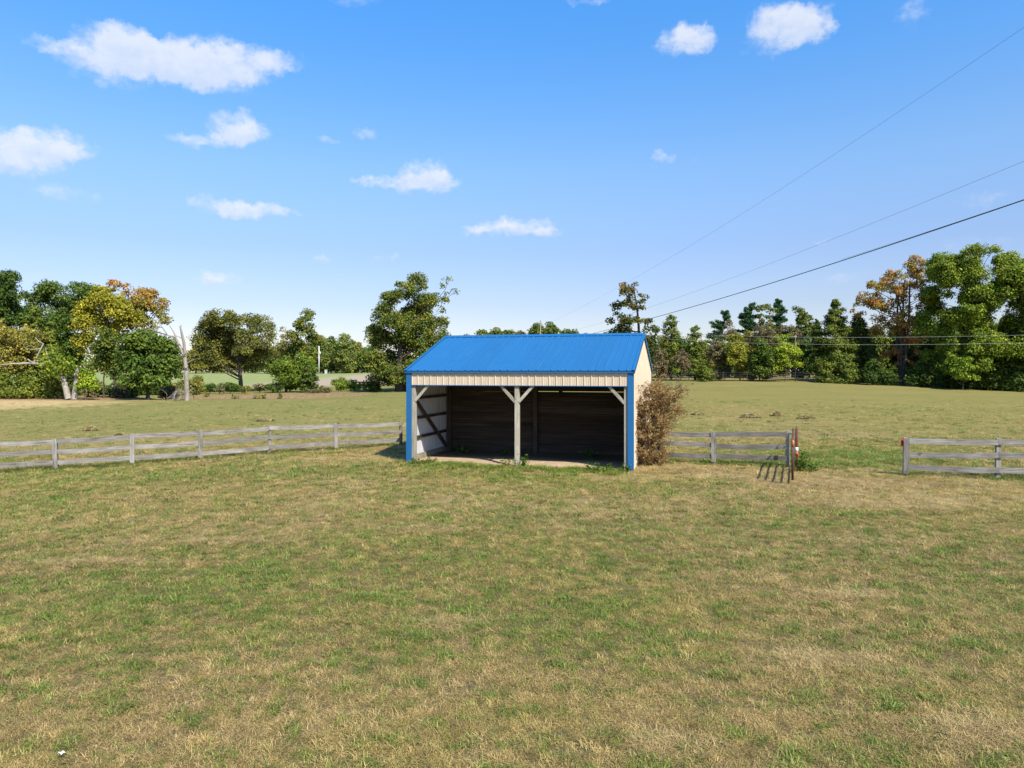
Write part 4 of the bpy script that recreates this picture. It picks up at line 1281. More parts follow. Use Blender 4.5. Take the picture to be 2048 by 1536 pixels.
for i, (fx, fy, w_, lb) in enumerate(((935, 668, 22, 'brownish far treetop just right of the oak over the roof'), (962, 660, 18, 'first dark far treetop over the roof ridge'), (990, 657, 20, 'second far treetop over the roof ridge, low'), (1018, 658, 18, 'third far treetop over the roof ridge'), (1043, 661, 14, 'low brown far treetop left of the roof pole'), (1075, 646, 18, 'dark far treetop right behind the roof pole'),
                                      (1100, 646, 18, 'tallest far treetop right of the roof pole'), (1138, 657, 24, 'wide flat far treetop right of the roof pole'), (1170, 668, 16, 'last low far treetop over the roof ridge'), (1218, 660, 18, 'far green treetop left of the brown-leaved tree'))):
    tree(fx, 748, 150 + i * 3, [(fx, fy + 14, w_ * .8, 13), (fx - w_ * .5, fy + 22, w_ * .6, 14), (fx + w_ * .5, fy + 22, w_ * .6, 14), (fx, fy + 45, w_, 22)], L_OAK if i % 4 else L_BRUSH,
         lb, group='treetops beyond the roof ridge', seed=140 + i, leaf=.42, rc=(.6, 1.2), cover=2.4, limbs=8, trunk_r=.25, tint=(.05, .6))

# the wood that closes the horizon
rng = np.random.default_rng(404)
cw_, nw_, tw_ = [], [], []
for k in range(330):
    px_ = rng.uniform(-500, 2600); d_ = rng.uniform(265, 330)
    if rng.random() < .35: px_ = rng.uniform(1300, 2600); d_ = rng.uniform(215, 250)
    x_ = (px_ - PX) / F * d_; z_ = g1(x_, d_)
    hh = rng.uniform(5, 10.5); ww = rng.uniform(3, 6)
    m_ = 260
    e = rng.normal(size=(m_, 3)); e /= np.linalg.norm(e, axis=1, keepdims=True)
    lob_ = 1 + .22 * np.sin(e[:, 0] * 5 + k) * np.cos(e[:, 2] * 6 + k * 2)
    cw_.append(np.array([x_, d_, z_ + hh * .52]) + e * np.array([ww, ww, hh * .52]) * (lob_ * rng.uniform(.75, 1, m_))[:, None])
    nw_.append(e + rng.normal(size=(m_, 3)) * .5); tw_.append(np.clip(rng.uniform(.1, .9) + rng.normal(0, .08, m_), 0, 1))
o = link('distant_wood', leaves_mesh('distant_wood', np.concatenate(cw_), np.concatenate(nw_), .85, .75, np.concatenate(tw_), L_FAR, rng))
tag(o, 'low distant wood closing the horizon behind the fields', 'wood', kind='stuff')

# ------------------------------------------------------------------ right tree line
tree(1262, 775, 68, [(1250, 566, 13, 7, .6), (1243, 586, 13, 10, .7), (1262, 582, 14, 9, .6), (1237, 612, 14, 10, .7), (1258, 606, 12, 10, .8), (1228, 643, 14, 7, .8), (1255, 640, 22, 11), (1290, 600, 11, 7, .5), (1276, 620, 15, 8, .7), (1245, 662, 25, 11), (1290, 645, 18, 8, .8), (1302, 662, 18, 9), (1305, 690, 14, 18), (1300, 720, 13, 18), (1260, 700, 30, 25)], L_RUST,
     'sparse brown-leaved tree rising behind the shed\'s ridge end', seed=46, tint=(.1, .8), leaf=.22, cover=2.1, rc=(.3, .6), trunk_top=.9, tintf=lambda a, h: (h - .8) * 1.6)
RG = 'trees in the right tree line'
conifer(1342, 758, 100, 630, 34, L_CED, 'tall loose olive conifer right of the shed', group=RG, seed=60, ragged=.75, tint=(.3, .9), cover=1.8, shape=.6)
conifer(1390, 758, 99, 652, 28, L_CED, 'second olive conifer from the shed, blunt-topped', group=RG, seed=61, ragged=.75, tint=(.35, 1), shape=.5, cover=2.0)
conifer(1412, 761, 94, 726, 18, L_CED, 'small cedar bush standing alone at the field edge', name='cedar_bush', cat='bush', seed=62, shape=.5, base_frac=.02, leaf=.2)
for i, (bx_, y_, w_, h_, m_, lb) in enumerate(((1322, 725, 14, 30, L_BRN, 'bare brown brush right beside the shed roof'), (1362, 722, 20, 22, L_BRN, 'grey-brown bare brush under the first conifer'), (1378, 745, 8, 12, L_DARK, 'dark little bush between the olive conifers'), (1353, 742, 11, 12, L_MID, 'small green bush under the tall olive conifer'),
                                           (1440, 745, 22, 12, L_BRUSH, 'tawny brush right of the lone cedar bush'), (1432, 700, 18, 20, L_BRUSH, 'brown-leaved sapling before the red barn'), (1530, 672, 28, 20, L_BRUSH, 'brown thicket below the bare-stemmed tree'), (1575, 665, 24, 16, L_BRUSH, 'brown thicket above the bright green sapling'),
                                           (1450, 715, 14, 16, L_BRUSH, 'brown sapling left of the yellow-green tree'), (1535, 752, 16, 8, L_BRUSH, 'tawny weeds under the dark green tree'), (1600, 748, 14, 10, L_BRN, 'grey brush beneath the bright green sapling'), (1500, 752, 14, 8, L_OLV, 'olive weeds under the yellow-green tree'))):
    bush(bx_, 759, 97 + (8 if y_ < 690 else 0), [(bx_, y_, w_, h_), (bx_ + w_ * .5, y_ + h_ * .3, w_ * .7, h_ * .7), (bx_ - w_ * .5, y_ + h_ * .4, w_ * .7, h_ * .6)], m_, lb, group='brush in the right tree line', seed=80 + i, cover=1.1 if m_ is L_BRN else 1.5, leaf=.2, limbs=26, trunk_top=.8)
for i, (tx_, ty_, w_, dd_, m_, lb) in enumerate(((1328, 668, 24, 112, L_OLV, 'olive tree behind the tall loose conifer\'s left side'), (1364, 672, 24, 114, L_DARK, 'dark tree between the two olive conifers, behind them'), (1408, 682, 22, 112, L_OLV, 'olive tree behind the lone cedar bush'),
        (1446, 676, 22, 116, L_CED, 'dull tree behind the grey thin one'), (1494, 664, 26, 112, L_OLV, 'olive tree below the tallest pine'), (1540, 668, 26, 114, L_OLV, 'olive-brown tree below the bare-stemmed one'), (1584, 664, 24, 112, L_OAK, 'leafy tree behind the lime-green sapling'),
        (1618, 668, 22, 110, L_DARK, 'dark tree behind the narrow cedar'), (1690, 652, 24, 108, L_DARK, 'dark tree between the tall cedar and the maple, behind'), (1745, 650, 26, 104, L_CED, 'dark olive tree behind the maple\'s left stems'), (1790, 640, 26, 106, L_DARK, 'dark tree behind the maple\'s middle stems'),
        (1842, 630, 26, 104, L_MID, 'green tree behind the maple\'s right stems'), (1880, 620, 30, 102, L_MID, 'green tree behind the huge one\'s left side'), (1940, 625, 34, 104, L_OAK, 'oak-leaved tree hidden behind the huge green one'), (2010, 630, 34, 102, L_MID, 'green tree behind the huge one\'s right side'))):
    b_ = 758 if tx_ < 1650 else 766
    h_ = b_ - ty_
    tree(tx_, b_, dd_, [(tx_, ty_ + h_ * .2, w_ * .6, h_ * .18), (tx_ - w_ * .5, ty_ + h_ * .42, w_ * .65, h_ * .24), (tx_ + w_ * .5, ty_ + h_ * .38, w_ * .65, h_ * .25), (tx_, ty_ + h_ * .6, w_, h_ * .22), (tx_ - w_ * .4, ty_ + h_ * .8, w_ * .7, h_ * .17, .8), (tx_ + w_ * .45, ty_ + h_ * .78, w_ * .7, h_ * .18, .8)],
         m_, lb, group='mid-height trees within the right tree line', seed=260 + i, leaf=.27, cover=1.7, limbs=12, trunk_r=.13, tint=(.1, .8))
pine(1436, 750, 135, 624, 34, 'leaning dark pine with limbs reaching left', lean=14, seed=1, tiers=6, onesided=.55, base_frac=.5)
pine(1500, 750, 133, 602, 36, 'tallest dark pine left of the bare-stemmed tree', seed=2, tiers=9, base_frac=.38)
pine(1558, 750, 137, 601, 30, 'dark pine right of the bare-stemmed tree', seed=3, tiers=8, base_frac=.42)
tree(1536, 752, 130, [(1527, 618, 16, 9, .7), (1546, 622, 12, 8, .6), (1520, 645, 9, 10, .5), (1555, 690, 16, 14)], L_OAK, 'bare-stemmed tree between the two tall pines', group=RG, seed=63, leaf=.34, cover=1.6, bark_m=bark_pale, trunk_top=.9, limbs=14, stems=2, trunk_r=.2)
tree(1606, 752, 128, [(1597, 622, 13, 9, .7), (1612, 636, 14, 12), (1598, 655, 18, 16), (1618, 660, 14, 14, .7), (1600, 690, 22, 22, .7)], L_OAK, 'ragged tree right of the second tall pine', group=RG, seed=64, leaf=.34, cover=1.9, trunk_r=.2, tint=(0, .6))
tree(1460, 752, 125, [(1454, 648, 14, 10, .6), (1466, 668, 18, 11, .7), (1448, 680, 14, 12, .6), (1470, 692, 14, 12, .6)], L_BRUSH, 'grey thin tree left of the tallest pine', group=RG, seed=65, leaf=.3, cover=1.4, bark_m=bark_pale)
tree(1480, 759, 95, [(1475, 680, 14, 14), (1465, 700, 18, 13), (1482, 714, 17, 16), (1490, 735, 14, 15), (1482, 750, 9, 8), (1462, 722, 12, 10)], L_YEL, 'yellow-green vine-covered tree left in the right tree line', group=RG, seed=66, tint=(-.1, .5), leaf=.22, trunk_r=.1, cover=2.5)
tree(1520, 759, 94, [(1516, 690, 15, 12), (1526, 710, 22, 18), (1506, 735, 16, 15), (1540, 735, 14, 14), (1520, 745, 16, 10)], L_DARK, 'rounded dark green tree between two bright ones', group=RG, seed=67, tint=(.3, 1.0), leaf=.22, trunk_r=.1, cover=2.6)
tree(1570, 759, 93, [(1572, 676, 20, 7, .8), (1560, 700, 14, 12), (1590, 706, 16, 13), (1560, 726, 14, 10), (1597, 730, 13, 7), (1550, 738, 10, 6)], L_LIME, 'bright lime-green sapling left of the dark cedars', group=RG, seed=68, tint=(.25, .9), leaf=.2, trunk_r=.07, stems=2, cover=2.3, rc=(.3, .6))
conifer(1634, 762, 94, 640, 27, L_CED, 'dark narrow cedar left of the tall cedar', group=RG, seed=69, tint=(-.1, .35), trunk_r=.2, base_frac=.14, cover=3.2)
conifer(1671, 763, 93, 600, 44, L_CED, 'tall pointed green cedar left of the orange maple', group=RG, seed=71, tint=(.2, .85), ragged=.55, shape=.62, cover=3.0)
conifer(1716, 764, 97, 628, 38, L_CED, 'dark cedar half behind the orange maple', group=RG, seed=72, tint=(0, .5), cover=3.0, ragged=.5, shape=.6)
conifer(1692, 764, 90, 712, 26, L_CED, 'squat cedar in front of the tall pointed cedar', group=RG, seed=73, tint=(.3, .9), shape=.55, base_frac=.02)
conifer(1652, 763, 91, 725, 20, L_CED, 'squat cedar left of the tall pointed cedar\'s foot', group=RG, seed=74, tint=(.3, .9), shape=.55, base_frac=.02)
conifer(1740, 766, 94, 690, 28, L_CED, 'dark cedar left of the maple trunk', group=RG, seed=75, tint=(0, .4), shape=.6, base_frac=.08)
tree(1803, 768, 91, [(1825, 525, 22, 12, .8), (1835, 546, 18, 16, .8), (1765, 556, 15, 11, .8), (1736, 576, 18, 12, .7), (1776, 580, 20, 12, .8), (1724, 597, 16, 12, .7), (1760, 605, 24, 12, .8), (1816, 578, 13, 11, .7), (1846, 596, 15, 9, .8), (1730, 625, 18, 10, .6), (1790, 617, 16, 10, .7), (1850, 615, 11, 10), (1762, 640, 18, 10, .6),
                     (1826, 626, 14, 9, .8), (1800, 660, 18, 9, .8), (1846, 640, 12, 11), (1810, 682, 22, 9, .7), (1795, 562, 22, 16, .45), (1808, 600, 24, 18, .45), (1772, 660, 20, 14, .5), (1832, 655, 18, 14, .5), (1745, 605, 18, 14, .5), (1790, 640, 20, 14, .5), (1842, 570, 14, 16, .6), (1790, 706, 22, 9, .7), (1822, 727, 14, 7, .8), (1776, 722, 14, 8, .5)], L_ORG,
     'orange-brown autumn maple with several dark stems', group=RG, seed=76, tint=(.15, .85), leaf=.22, cover=1.8, rc=(.35, .7), stems=4, trunk_r=.34, limbs=46, trunk_top=.8, tintf=lambda a, h: -.3 * (h - .4) + (.3 if h < .35 else 0))
tree(1965, 790, 85, [(1902, 545, 26, 18), (1868, 585, 18, 16), (1860, 545, 14, 14), (1885, 525, 28, 17), (1925, 511, 28, 12), (1965, 517, 28, 14), (2005, 524, 25, 14), (1880, 560, 26, 20), (1930, 550, 34, 22), (1985, 560, 34, 22), (1886, 598, 20, 13), (1922, 590, 30, 19), (1970, 605, 38, 22), (2020, 580, 28, 22), (1900, 640, 28, 20), (1940, 650, 30, 20), (1990, 650, 34, 24), (1885, 682, 17, 24), (1940, 690, 30, 24), (2025, 670, 30, 30), (1985, 745, 34, 20), (1910, 612, 20, 18), (1950, 625, 26, 20), (1862, 640, 14, 20), (1915, 735, 24, 18), (2040, 745, 28, 22), (1990, 580, 30, 22), (1985, 700, 42, 20), (1950, 718, 28, 16), (2020, 716, 32, 18), (1876, 715, 14, 16)], L_MID,
     'huge bright green tree near the right edge', group=RG, seed=77, tint=(.2, .85), leaf=.21, cover=2.9, fill=.9, rc=(.4, .85), trunk_r=.42, limbs=50, tintf=lambda a, h: .25 * max(0, h - .9) * 6)
tree(1925, 786, 82, [(1920, 722, 22, 12), (1945, 738, 22, 12), (1905, 745, 16, 12), (1930, 755, 16, 8)], L_LIME, 'small yellowing tree below the huge green one', group=RG, seed=78, tint=(-.3, .6), leaf=.2, trunk_r=.09, cover=2.3, rc=(.3, .6))
tree(2075, 796, 82, [(2045, 530, 16, 13), (2058, 570, 26, 26), (2046, 625, 26, 30), (2085, 600, 40, 50), (2050, 690, 34, 34), (2095, 680, 40, 50)], L_MID, 'green tree cut off by the right edge', group=RG, seed=79, tint=(.1, .8), leaf=.21, cover=2.3, trunk_r=.35)
UG = 'understory bushes in the right tree line'
und = [(1748, 768, 20, 22, L_DARK, 'dark bush left of the maple trunk'), (1778, 770, 16, 14, L_DARK, 'low dark bush touching the maple trunk\'s left'), (1832, 772, 22, 22, L_DARK, 'dark bush right of the maple trunk'), (1862, 776, 20, 30, L_CED, 'olive bush between maple and huge green tree'), (1895, 780, 22, 22, L_DARK, 'dark bush left under the huge green tree'),
       (1940, 784, 22, 18, L_DARK, 'dark bush under the yellowing tree'), (1980, 788, 26, 34, L_CED, 'tall olive bush at the huge tree\'s trunk'), (2015, 790, 24, 38, L_DARK, 'tall dark bush right of the huge tree\'s trunk'), (2048, 793, 26, 44, L_CED, 'olive bush at the right edge'), (1812, 705, 26, 30, L_DARK, 'dark mass behind the maple\'s lower stems'), (1860, 690, 22, 34, L_DARK, 'shady bush high between the maple and the huge tree'), (1990, 762, 30, 20, L_DARK, 'dark bush behind the huge tree\'s trunk')]
for i, (bx_, by_, w_, h_, m_, lb) in enumerate(und):
    back = by_ < 766
    bby = 768 if back else by_
    tp_ = by_ - h_ if not back else by_
    bush(bx_, bby, (95 if back else 88 - max(0, bx_ - 1800) * .025), [(bx_, tp_, w_, h_), (bx_ + w_ * .6, tp_ + h_ * .3, w_ * .6, h_ * .6), (bx_ - w_ * .6, tp_ + h_ * .4, w_ * .6, h_ * .5)], m_, lb, group=UG, seed=160 + i, cover=2.4, leaf=.22, rc=(.35, .7), tint=(0, .55))

# ------------------------------------------------------------------ wire fence along the right tree line
wf0 = [P(1350, 758, 95), P(2120, 787, 79)]
wf = empty('wire_fence', (wf0[0][0], wf0[0][1], g1(wf0[0][0], wf0[0][1])), label='dark wire fence on thin posts along the right tree line', cat='fence')
o0 = Vector(wf.location)
tops = []
NP = 17
for k in range(NP):
    s_ = k / (NP - 1)
    px_ = 1350 + 770 * s_
    d_ = 95 - 16 * s_ ** 1.4
    x_, y_ = (px_ - PX) / F * d_, d_
    b = Vector((x_, y_, g1(x_, y_)))
    mb = MB(); mb.tube([(0, 0, -.1), (0, 0, 1.3)], .045, 6); o = mb.obj('post', wood_dz, wf); o.location = b - o0
    tops.append(b - o0)
for h in (.3, .6, .9, 1.2):
    mb = MB(); mb.tube([p + Vector((0, -.05, h)) for p in tops], .008, 4); mb.obj('wire', wired_m, wf)

# ------------------------------------------------------------------ far buildings
def house(px, py, d, w, dp, wall_h, roof_h, rz, wall_m, roof_m, label, doors=(), wins=(), cat='building', name='barn'):
    x_, y_, _ = P(px, py, d)
    b = empty(name, (x_, y_, g1(x_, y_)), rz, label=label, cat=cat)
    mb = MB()
    mb.add([(-w / 2, 0, -.3), (w / 2, 0, -.3), (w / 2, dp, -.3), (-w / 2, dp, -.3), (-w / 2, 0, wall_h), (w / 2, 0, wall_h), (w / 2, dp, wall_h), (-w / 2, dp, wall_h), (-w / 2, dp / 2, wall_h + roof_h), (w / 2, dp / 2, wall_h + roof_h)],
           [(0, 1, 5, 4), (1, 2, 6, 9, 5), (2, 3, 7, 6), (3, 0, 4, 8, 7)])
    mb.obj('wall', wall_m, b)
    ov = .35
    for s_ in (0, 1):
        ye = -ov if s_ == 0 else dp + ov
        ze = wall_h - ov * roof_h / (dp / 2) + .03
        mb = MB()
        mb.add([(-w / 2 - ov, ye, ze), (w / 2 + ov, ye, ze), (w / 2 + ov, dp / 2, wall_h + roof_h + .03), (-w / 2 - ov, dp / 2, wall_h + roof_h + .03),
                (-w / 2 - ov, ye, ze + .12), (w / 2 + ov, ye, ze + .12), (w / 2 + ov, dp / 2, wall_h + roof_h + .15), (-w / 2 - ov, dp / 2, wall_h + roof_h + .15)],
               [(0, 3, 2, 1), (4, 5, 6, 7), (0, 1, 5, 4), (1, 2, 6, 5), (3, 0, 4, 7)])
        mb.obj('roof', roof_m, b)
    for (u_, dw, dh) in doors:
        mb = MB(); mb.box((u_ - dw / 2, -.05, 0), (u_ + dw / 2, .02, dh)); mb.obj('door', wht_m, b)
    for (u_, z0, dw, dh) in wins:
        mb = MB(); mb.box((u_ - dw / 2, -.05, z0), (u_ + dw / 2, .02, z0 + dh)); wo = mb.obj('window', wht_m, b)
        mb = MB(); mb.box((u_ - dw / 2 + .08, -.06, z0 + .08), (u_ + dw / 2 - .08, -.04, z0 + dh - .08)); mb.obj('pane', glass_m, wo)
    return b
house(1432, 738, 185, 4.6, 6, 2.3, 1.2, .1, brick_m, grey_m, 'small red barn with white door seen through the right tree line', doors=((1.5, 1.0, 1.8),))
house(1583, 736, 190, 6.5, 7, 2.9, 1.7, -.1, wht_m, grey_m, 'white house seen through the bright green sapling', name='house', doors=((-1.0, 1.0, 2.1),), wins=((1.6, 1.0, 1.2, 1.3), (-2.8, 1.0, 1.0, 1.3)))

# ------------------------------------------------------------------ poles and wires
def upole(px, d, top_y, label, mat, r=.14, arm=False, box=False):
    x_ = (px - PX) / F * d
    zb = g1(x_, d); zt = CAMZ - (top_y - PY) / F * d
    p_ = empty('utility_pole', (x_, d, zb), label=label, cat='pole', group='utility poles')
    mb = MB(); mb.tube([(0, 0, -.2), (0, 0, zt - zb)], [r, r * .7], 10); mb.obj('pole', mat, p_, True)
    if arm:
        mb = MB(); mb.box((-.9, -.05, zt - zb - .5), (.9, .05, zt - zb - .38)); mb.obj('crossarm', mat, p_)
    if box:
        mb = MB(); mb.tube([(.32, -.05, zt - zb - 2.6), (.32, -.05, zt - zb - 1.7)], .22, 12); mb.obj('transformer', steel_m, p_, True)
    for dx_ in (-.12, .12):
        mb = MB(); mb.tube([(dx_, 0, zt - zb - .32), (dx_, 0, zt - zb - .12)], .05, 8); mb.obj('insulator', steel_m, p_, True)
    return p_
upole(638, 215, 692, 'pale utility pole with a transformer at the far field edge', pole_m, .2, box=True)
upole(1081, 122, 640, 'grey utility pole rising over the shed roof ridge', wood_fz, .13)
upole(1591, 96, 670, 'thin grey utility pole in the right tree line', wood_fz, .075)
sp_ = P(652, 747, 214); mbx = MB(); mbx.box((-.35, -.3, 0), (.35, .3, 1.1)); mbx.box((-.4, -.35, 1.1), (.4, .35, 1.2)); o = mbx.obj('meter_box', steel_m); o.location = (sp_[0], sp_[1], g1(sp_[0], sp_[1]))
tag(o, 'tiny pale box beside the pale utility pole', 'utility box')

def wire(pix, d0, d1, r, mat, label, ext=0):
    """wire hung along a straight plan line from depth d0 (first pixel) to d1 (last); heights follow a fitted sag"""
    a = np.array([(pix[0][0] - PX) / F * d0, d0]); b = np.array([(pix[-1][0] - PX) / F * d1, d1])
    ts, hs = [], []
    for px_, py_ in pix:
        k = (px_ - PX) / F
        dv = b - a
        t_ = (k * a[1] - a[0]) / (dv[0] - k * dv[1])
        dd = a[1] + dv[1] * t_
        ts.append(t_); hs.append(CAMZ - (py_ - PY) / F * dd)
    co = np.polyfit(ts, hs, 2 if len(pix) < 5 else 3)
    tt = np.linspace(0, 1 + ext, 40)
    pts = [(a[0] + (b[0] - a[0]) * q, a[1] + (b[1] - a[1]) * q, float(np.polyval(co, q))) for q in tt]
    mb = MB(); mb.tube(pts, r, 6)
    o = mb.obj('power_line', mat, None, True)
    tag(o, label, 'wire', 'overhead wires')
    return o
wire([(1081, 694), (1180, 668), (1302, 638), (1500, 579), (1683, 520), (1850, 467), (2048, 401)], 122, 26, .022, black_m, 'thick black cable, lowest of the three slanting wires', .2)
wire([(1683, 519), (1850, 465.2), (2048, 399)], 52, 26, .008, black_m, 'thin line running close above the thick black cable', .2)
wire([(1081, 678), (1325, 606), (1480, 549), (1667, 478.6), (2048, 322)], 122, 28, .006, wired_m, 'thin wire, middle one of the three slanting wires', .2)
wire([(1081, 655), (1230, 578), (1400, 480), (1667, 309), (2048, 55)], 122, 24, .005, wired_m, 'thin wire, steepest and highest of the slanting wires', .15)
wire([(1310, 664), (1383, 668.5), (1591, 673.5), (1700, 675.5), (1817, 674), (2048, 670)], 74, 64, .0075, wire_m, 'pale wire, upper of the two crossing the right trees', .1)
wire([(1310, 677), (1408, 682), (1591, 688), (1700, 690), (1817, 688.5), (2048, 686)], 74, 64, .0075, wire_m, 'pale wire, lower of the two crossing the right trees', .1)

# ------------------------------------------------------------------ dead brown cedar beside the shed
rng = np.random.default_rng(11)
bx, by = 4.55, 22.75
bz = g1(bx, by)
dead = empty('dead_cedar_bush', (bx, by, bz), label='dead brown cedar bush leaning against the cream right wall', cat='bush')
mb = MB()
cen, nr, td, ti = [], [], [], []
def zb(x, y, dy=0.0):        # crop coordinates of the bush to local metres
    px_, py_ = 1200 + x * .2083, 640 + y * .2083
    d_ = by + dy
    q = P(px_, py_, d_)
    return np.array([q[0] - bx, dy, q[2] - bz])
lob = [(560, 655, 70, 60), (600, 720, 80, 80), (500, 730, 90, 100), (420, 830, 75, 90), (560, 850, 110, 100), (660, 820, 90, 100), (740, 720, 70, 50), (790, 660, 40, 40), (760, 860, 60, 50), (470, 960, 120, 90), (620, 970, 110, 90), (400, 1050, 60, 110), (500, 1090, 130, 90), (600, 1120, 70, 80), (430, 1220, 85, 110), (530, 1270, 110, 100), (600, 1310, 60, 70), (380, 1330, 40, 80), (500, 1370, 90, 45), (390, 900, 50, 70)]
trunks = [[(0, 0, -.1), (.1, 0, .6), (-.05, .1, 1.3), (.1, 0, 2.1), (.15, 0, 2.7)], [(.1, .1, -.1), (.16, .0, .5), (.25, 0, 1.2), (.45, .1, 1.9), (.75, .1, 2.3)], [(-.1, -.1, 0), (-.2, -.2, .7), (-.35, -.25, 1.5), (-.3, -.2, 2.0)]]
for tr_ in trunks: mb.tube(tr_, [.04, .032, .024, .016, .006][:len(tr_)], 6, cap=False)
for (lx_, ly_, rx_, ry_) in lob:
    rx_ *= .84; ry_ *= .9; lx_ = 345 + (lx_ - 345) * .95
    ns = int(rx_ * ry_ / 225)
    for k in range(ns):
        a = rng.uniform(0, 2 * math.pi); q = math.sqrt(rng.uniform(0, 1))
        dy = rng.uniform(-.55, .6) * (1 if lx_ < 650 else .5)
        c = zb(lx_ + rx_ * q * math.cos(a), ly_ + ry_ * q * math.sin(a), dy)
        if c[2] < .06: continue
        L = rng.uniform(.12, .42)
        core = np.array([0, 0, c[2] - .25])
        dv = c - core; dv[2] += rng.uniform(-.15, .35); dv /= np.linalg.norm(dv)
        dv += rng.normal(size=3) * .35; dv[2] -= .1
        if rng.random() < .3: limb(mb, c - dv * L * 1.6, c + dv * L, .008, .003, rng, 2, .1, 3)
        m_ = 46
        f = rng.uniform(-.6, 1, m_)
        pos_ = c + dv * (L * f)[:, None] + rng.normal(size=(m_, 3)) * .038
        cen.append(pos_); td.append(np.tile(dv, (m_, 1))); nr.append(rng.normal(size=(m_, 3)) + np.array([0, -.2, .4]))
        ti.append(np.full(m_, np.clip(rng.uniform(.1, .9), 0, 1)))
for k in range(16):
    p0 = zb(rng.uniform(560, 740), rng.uniform(560, 800), rng.uniform(-.3, .3))
    twig_tree(None, mb, p0, (rng.uniform(.2, 1), rng.uniform(-.4, .4), rng.uniform(0, .6)), rng.uniform(.25, .5), .007, 2, rng, .1, .5)
link('foliage', leaves_mesh('foliage', np.concatenate(cen), np.concatenate(nr), .085, .24, np.concatenate(ti), L_DEAD, rng, tdir=np.concatenate(td)), dead)
mb.obj('branches', bark, dead, True)

# ------------------------------------------------------------------ weeds and hay heaps
def weed(x_, y_, r, h, n, label, mat=L_WEED, leaf=.07, seed=0, group=None):
    rng = np.random.default_rng(seed)
    z_ = g1(x_, y_)
    w = empty('weed_clump', (x_, y_, z_), label=label, cat='weeds', group=group)
    mb = MB(); cen, nr, ti = [], [], []
    ns = max(4, n // 14)
    for k in range(ns):
        a = rng.uniform(0, 2 * math.pi); q = r * math.sqrt(rng.uniform(0, 1))
        b = np.array([math.cos(a) * q * .5, math.sin(a) * q * .5, -.02])
        tp = np.array([math.cos(a) * q * 1.2, math.sin(a) * q * 1.2, h * rng.uniform(.5, 1.0)])
        limb(mb, b, tp, .006, .002, rng, 3, .15, 3)
        f = rng.uniform(.15, 1, 14)
        cen.append(b + (tp - b) * f[:, None] + rng.normal(size=(14, 3)) * .035); nr.append(rng.normal(size=(14, 3)) * .6 + np.array([0, 0, .7])); ti.append(rng.uniform(0, 1, 14))
    link('leaves', leaves_mesh('leaves', np.concatenate(cen), np.concatenate(nr), leaf, .5, np.concatenate(ti), mat, rng), w)
    mb.obj('stems', bark if mat is L_BRN else L_WEED, w)
    return w
weed(8.42, 20.7, .24, .62, 380, 'tall green weeds round the rusty gate post', seed=1)
weed(8.75, 20.6, .2, .28, 120, 'low green weeds right of the rusty gate post', seed=2)
q = sh_world(SHW / 2 + .2, -.15); weed(q[0], q[1], .25, .36, 200, 'green weeds at the foot of the middle post', seed=3)
q = sh_world(SHW / 2 - .3, -.2); weed(q[0], q[1], .22, .25, 120, 'small weeds left of the middle post', seed=4)
q = sh_world(SHW - .15, -.16); weed(q[0], q[1], .16, .28, 110, 'weeds at the foot of the right blue corner', seed=5)
q = sh_world(.9, 2.9); weed(q[0], q[1], .35, .30, 160, 'shaded weeds inside the shed by the left wall', seed=6)
q = sh_world(2.6, 3.1); weed(q[0], q[1], .3, .26, 110, 'shaded weeds at the back boards left of the middle', seed=7)
q = sh_world(5.6, 3.0); weed(q[0], q[1], .4, .32, 150, 'shaded weeds at the back boards right of the middle', seed=8)
q = sh_world(6.3, -.15); weed(q[0], q[1], .5, .24, 260, 'grassy green tuft left of the right corner', seed=9)
q = sh_world(.6, -.2); weed(q[0], q[1], .5, .22, 220, 'green tuft before the left blue corner', seed=10)

def heap(px, py, d, w, h, label, seed):
    rng = np.random.default_rng(seed)
    x_, y_, _ = P(px, py, d); z_ = g1(x_, y_)
    n = 700
    a = rng.uniform(0, 2 * math.pi, n); q = np.sqrt(rng.uniform(0, 1, n))
    p_ = np.stack([np.cos(a) * q * w, np.sin(a) * q * w * .6, h * (1 - q ** 1.6) * rng.uniform(.75, 1.1, n) + .02], 1)
    nr_ = np.stack([np.cos(a) * q * .5, np.sin(a) * q * .5, np.ones(n)], 1) + rng.normal(size=(n, 3)) * .4
    me = leaves_mesh('hay_heap', p_, nr_, .22, .35, rng.uniform(.2, .9, n), L_HAY, rng)
    # solid core
    o = link('hay_heap', me, None, (x_, y_, z_))
    tag(o, label, 'hay heap', 'dry hay heaps in the field')
heap(1500, 838, 41, .62, .20, 'largest dry hay heap behind the right-hand gate', 1)
heap(1553, 835, 42, .34, .18, 'small hay heap, middle one of the three near the gate', 2)
heap(1613, 840, 40, .52, .15, 'darker hay heap, right one of the three near the gate', 3)
heap(182, 857, 38, .40, .15, 'pale hay heap beyond the left fence', 4)
heap(238, 865, 35, .18, .09, 'tiny hay heap beyond the left fence, nearest to it', 5)
heap(1395, 829, 43, .35, .07, 'flat hay patch right of the brown bush', 6)
heap(530, 842, 42, .55, .07, 'flat hay patch beyond the long fence', 7)

# white scrap in the grass, bottom left
sx_, sy_, _ = P(123, 1526, 5.42)
mb = MB()
rng = np.random.default_rng(3)
V = []; n1, n2 = 7, 5
for i in range(n1):
    for j in range(n2):
        V.append((i / (n1 - 1) * .045 - .02, j / (n2 - 1) * .03 - .015, .008 * math.sin(i * 1.3 + j) + .012 + rng.uniform(-.003, .003)))
mb.add(V, [(i * n2 + j, (i + 1) * n2 + j, (i + 1) * n2 + j + 1, i * n2 + j + 1) for i in range(n1 - 1) for j in range(n2 - 1)])
o = mb.obj('paper_scrap', wht_m, None, True); o.location = (sx_, sy_, g1(sx_, sy_) + .05)
tag(o, 'tiny white crumpled scrap in the grass at the lower left', 'litter')

